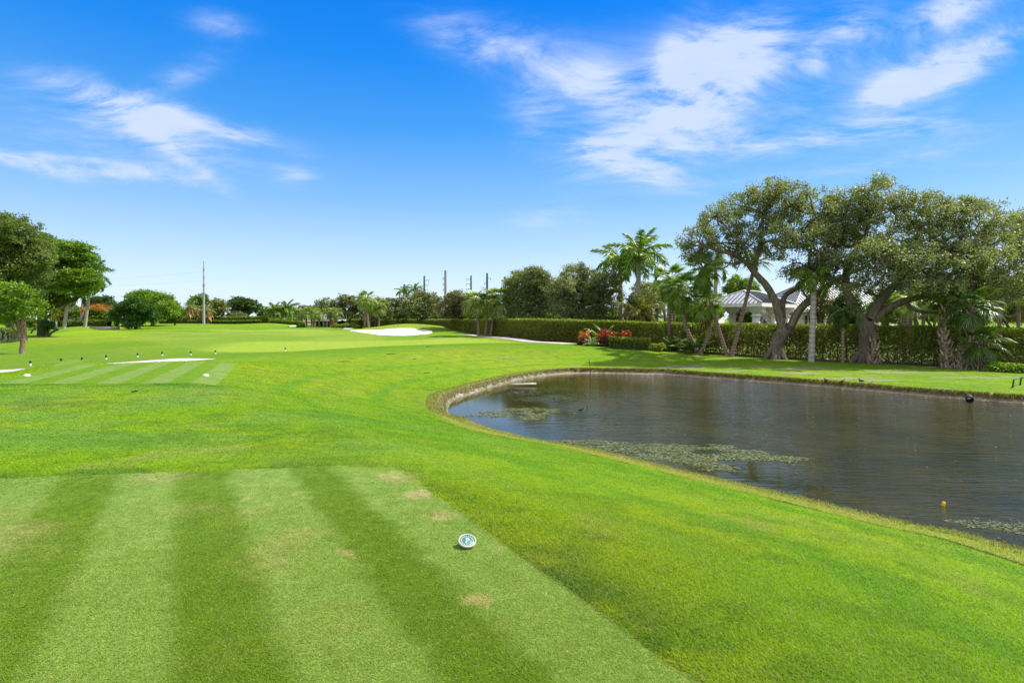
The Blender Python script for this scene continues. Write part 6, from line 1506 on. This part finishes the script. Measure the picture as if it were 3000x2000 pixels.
# ------------------------------------------------------------------ grass blades near the camera and shaggy grass on the banks
def blades(name, label, xy, h, w, lean, cols, z=None):
    n = len(xy); z = height(xy[:, 0], xy[:, 1]) if z is None else z
    a = rng.uniform(0, 2 * math.pi, n); hh = h * rng.uniform(.55, 1.3, n); ln = lean * rng.uniform(.3, 1.6, n) * hh
    d = np.c_[np.cos(a), np.sin(a)]; s = np.c_[-d[:, 1], d[:, 0]] * (w * rng.uniform(.6, 1.3, n) / 2)[:, None]
    b = np.c_[xy, z - .004]; mid = b + np.c_[d * (ln * .35)[:, None], hh * .62]; tip = b + np.c_[d * ln[:, None], hh]
    s3 = np.c_[s, np.zeros(n)]
    V = np.stack([b - s3, b + s3, mid + s3 * .8, mid - s3 * .8, tip], 1).reshape(-1, 3)
    i = np.arange(n) * 5
    m = MB(); m.v.append(V); m.n = len(V); m.f = [np.c_[i, i + 1, i + 2, i + 3], np.c_[i + 3, i + 2, i + 4]]; m.c = [cols, cols * 1.08]
    o = m.build(name, M_blade); tag(o, label, 'grass', None, 'stuff'); return o
N = 2300000
u = rng.random(N); dd = 1.3 * (9.5 / 1.3) ** u; aa = np.radians(rng.uniform(-56, 56, N)); xy = np.c_[np.sin(aa) * dd, np.cos(aa) * dd]
keep = rng.random(N) < np.clip(.80 - (dd - 4.5) * .155, .02, .80) * np.clip(dd / 3.2, .25, 1); xy = xy[keep]
sdp = poly_sd(xy[:, 0], xy[:, 1], POND); xy = xy[sdp > .35]
col = turf_color(xy[:, 0], xy[:, 1]); n = len(xy)
st = poly_sd(xy[:, 0], xy[:, 1], TEE); dist = np.hypot(xy[:, 0], xy[:, 1])
rough = sstep(-.03, .06, st)
hgt = (.009 + .006 * rough + .006 * rough * sstep(.5, .1, st)) * (1 - .55 * sstep(5, 9, dist))
jit = 1 + rng.uniform(-.32, .32, (n, 1)) + rng.normal(size=(n, 3)) * .05
dry = (rng.random(n) < .07)[:, None]; col = np.where(dry, np.array([.36, .31, .13]), col * jit * np.array([1.06, 1, .9]) * (1.52 - .16 * sstep(5, 9, dist))[:, None])
blades('near_grass', 'short mown turf blades on the near tee and slope', xy, hgt, .0028 + .00045 * dist, 1.4, np.clip(col, .004, .9))
N = 900000; u = rng.random(N); dd = 6.5 * (34 / 6.5) ** u; aa = np.radians(rng.uniform(-52, 52, N)); xy = np.c_[np.sin(aa) * dd, np.cos(aa) * dd]
keep = (rng.random(N) < .5 * sstep(6.5, 9, dd) * sstep(34, 24, dd)); xy = xy[keep]
ok = (poly_sd(xy[:, 0], xy[:, 1], POND) > .6) & (poly_sd(xy[:, 0], xy[:, 1], TEE2) > .02) & (poly_sd(xy[:, 0], xy[:, 1], FAIRWAY) > .2) & (xy[:, 0] > -16.2 - .05 * xy[:, 1]); xy = xy[ok]
n = len(xy); dist = np.hypot(xy[:, 0], xy[:, 1]); col = turf_color(xy[:, 0], xy[:, 1]) * (1.45 + rng.uniform(-.40, .40, (n, 1)) + rng.normal(size=(n, 3)) * .05)
blades('rough_grass', 'slightly longer rough grass between the tees, fairway and pond', xy, .011 + .0004 * dist, .004 + .0009 * dist, 1.9, np.clip(col, .004, .9))
# shaggy bank grass
m_ = 70000; xy = []
segs = np.roll(POND, -1, 0) - POND; ln = np.linalg.norm(segs, axis=1); vis = POND[:, 1] > 5; ln = ln * vis
k = rng.choice(len(POND), m_, p=ln / ln.sum()); f = rng.random((m_, 1)); t_ = segs[k] / np.linalg.norm(segs[k], axis=1)[:, None]; nn = np.c_[t_[:, 1], -t_[:, 0]]
area = 0.5 * np.sum(POND[:, 0] * np.roll(POND[:, 1], -1) - np.roll(POND[:, 0], -1) * POND[:, 1]); nn = nn if area > 0 else -nn
off = rng.uniform(.24, .95, m_); xy = POND[k] + segs[k] * f + nn * off[:, None]
sd = poly_sd(xy[:, 0], xy[:, 1], POND); ok = (sd > .21) & (rng.random(m_) < np.where(off < .5, 1, .6)); xy, sd = xy[ok], sd[ok]; n = len(xy)
lft = sstep(4.5, 1, xy[:, 0]) * sstep(15, 20, xy[:, 1]); farb = sstep(16, 20, xy[:, 1])
pale = pal(n, [(.46, .39, .25), (.34, .30, .15), (.24, .28, .06), (.20, .21, .06)]); brown = pal(n, [(.19, .15, .05), (.26, .21, .07), (.18, .24, .03), (.12, .10, .03)]); green = pal(n, [(.16, .25, .02), (.22, .27, .03), (.27, .24, .07)])
col = np.where((lft > rng.random(n))[:, None], pale, brown); col = np.where(((sd > .55) | (farb < .5))[:, None], green, col)
blades('bank_grass', 'shaggy dry grass fringe along the pond banks', xy, .04 + .07 * farb * sstep(.6, .4, sd), .010 + .012 * farb, 1.1, col)
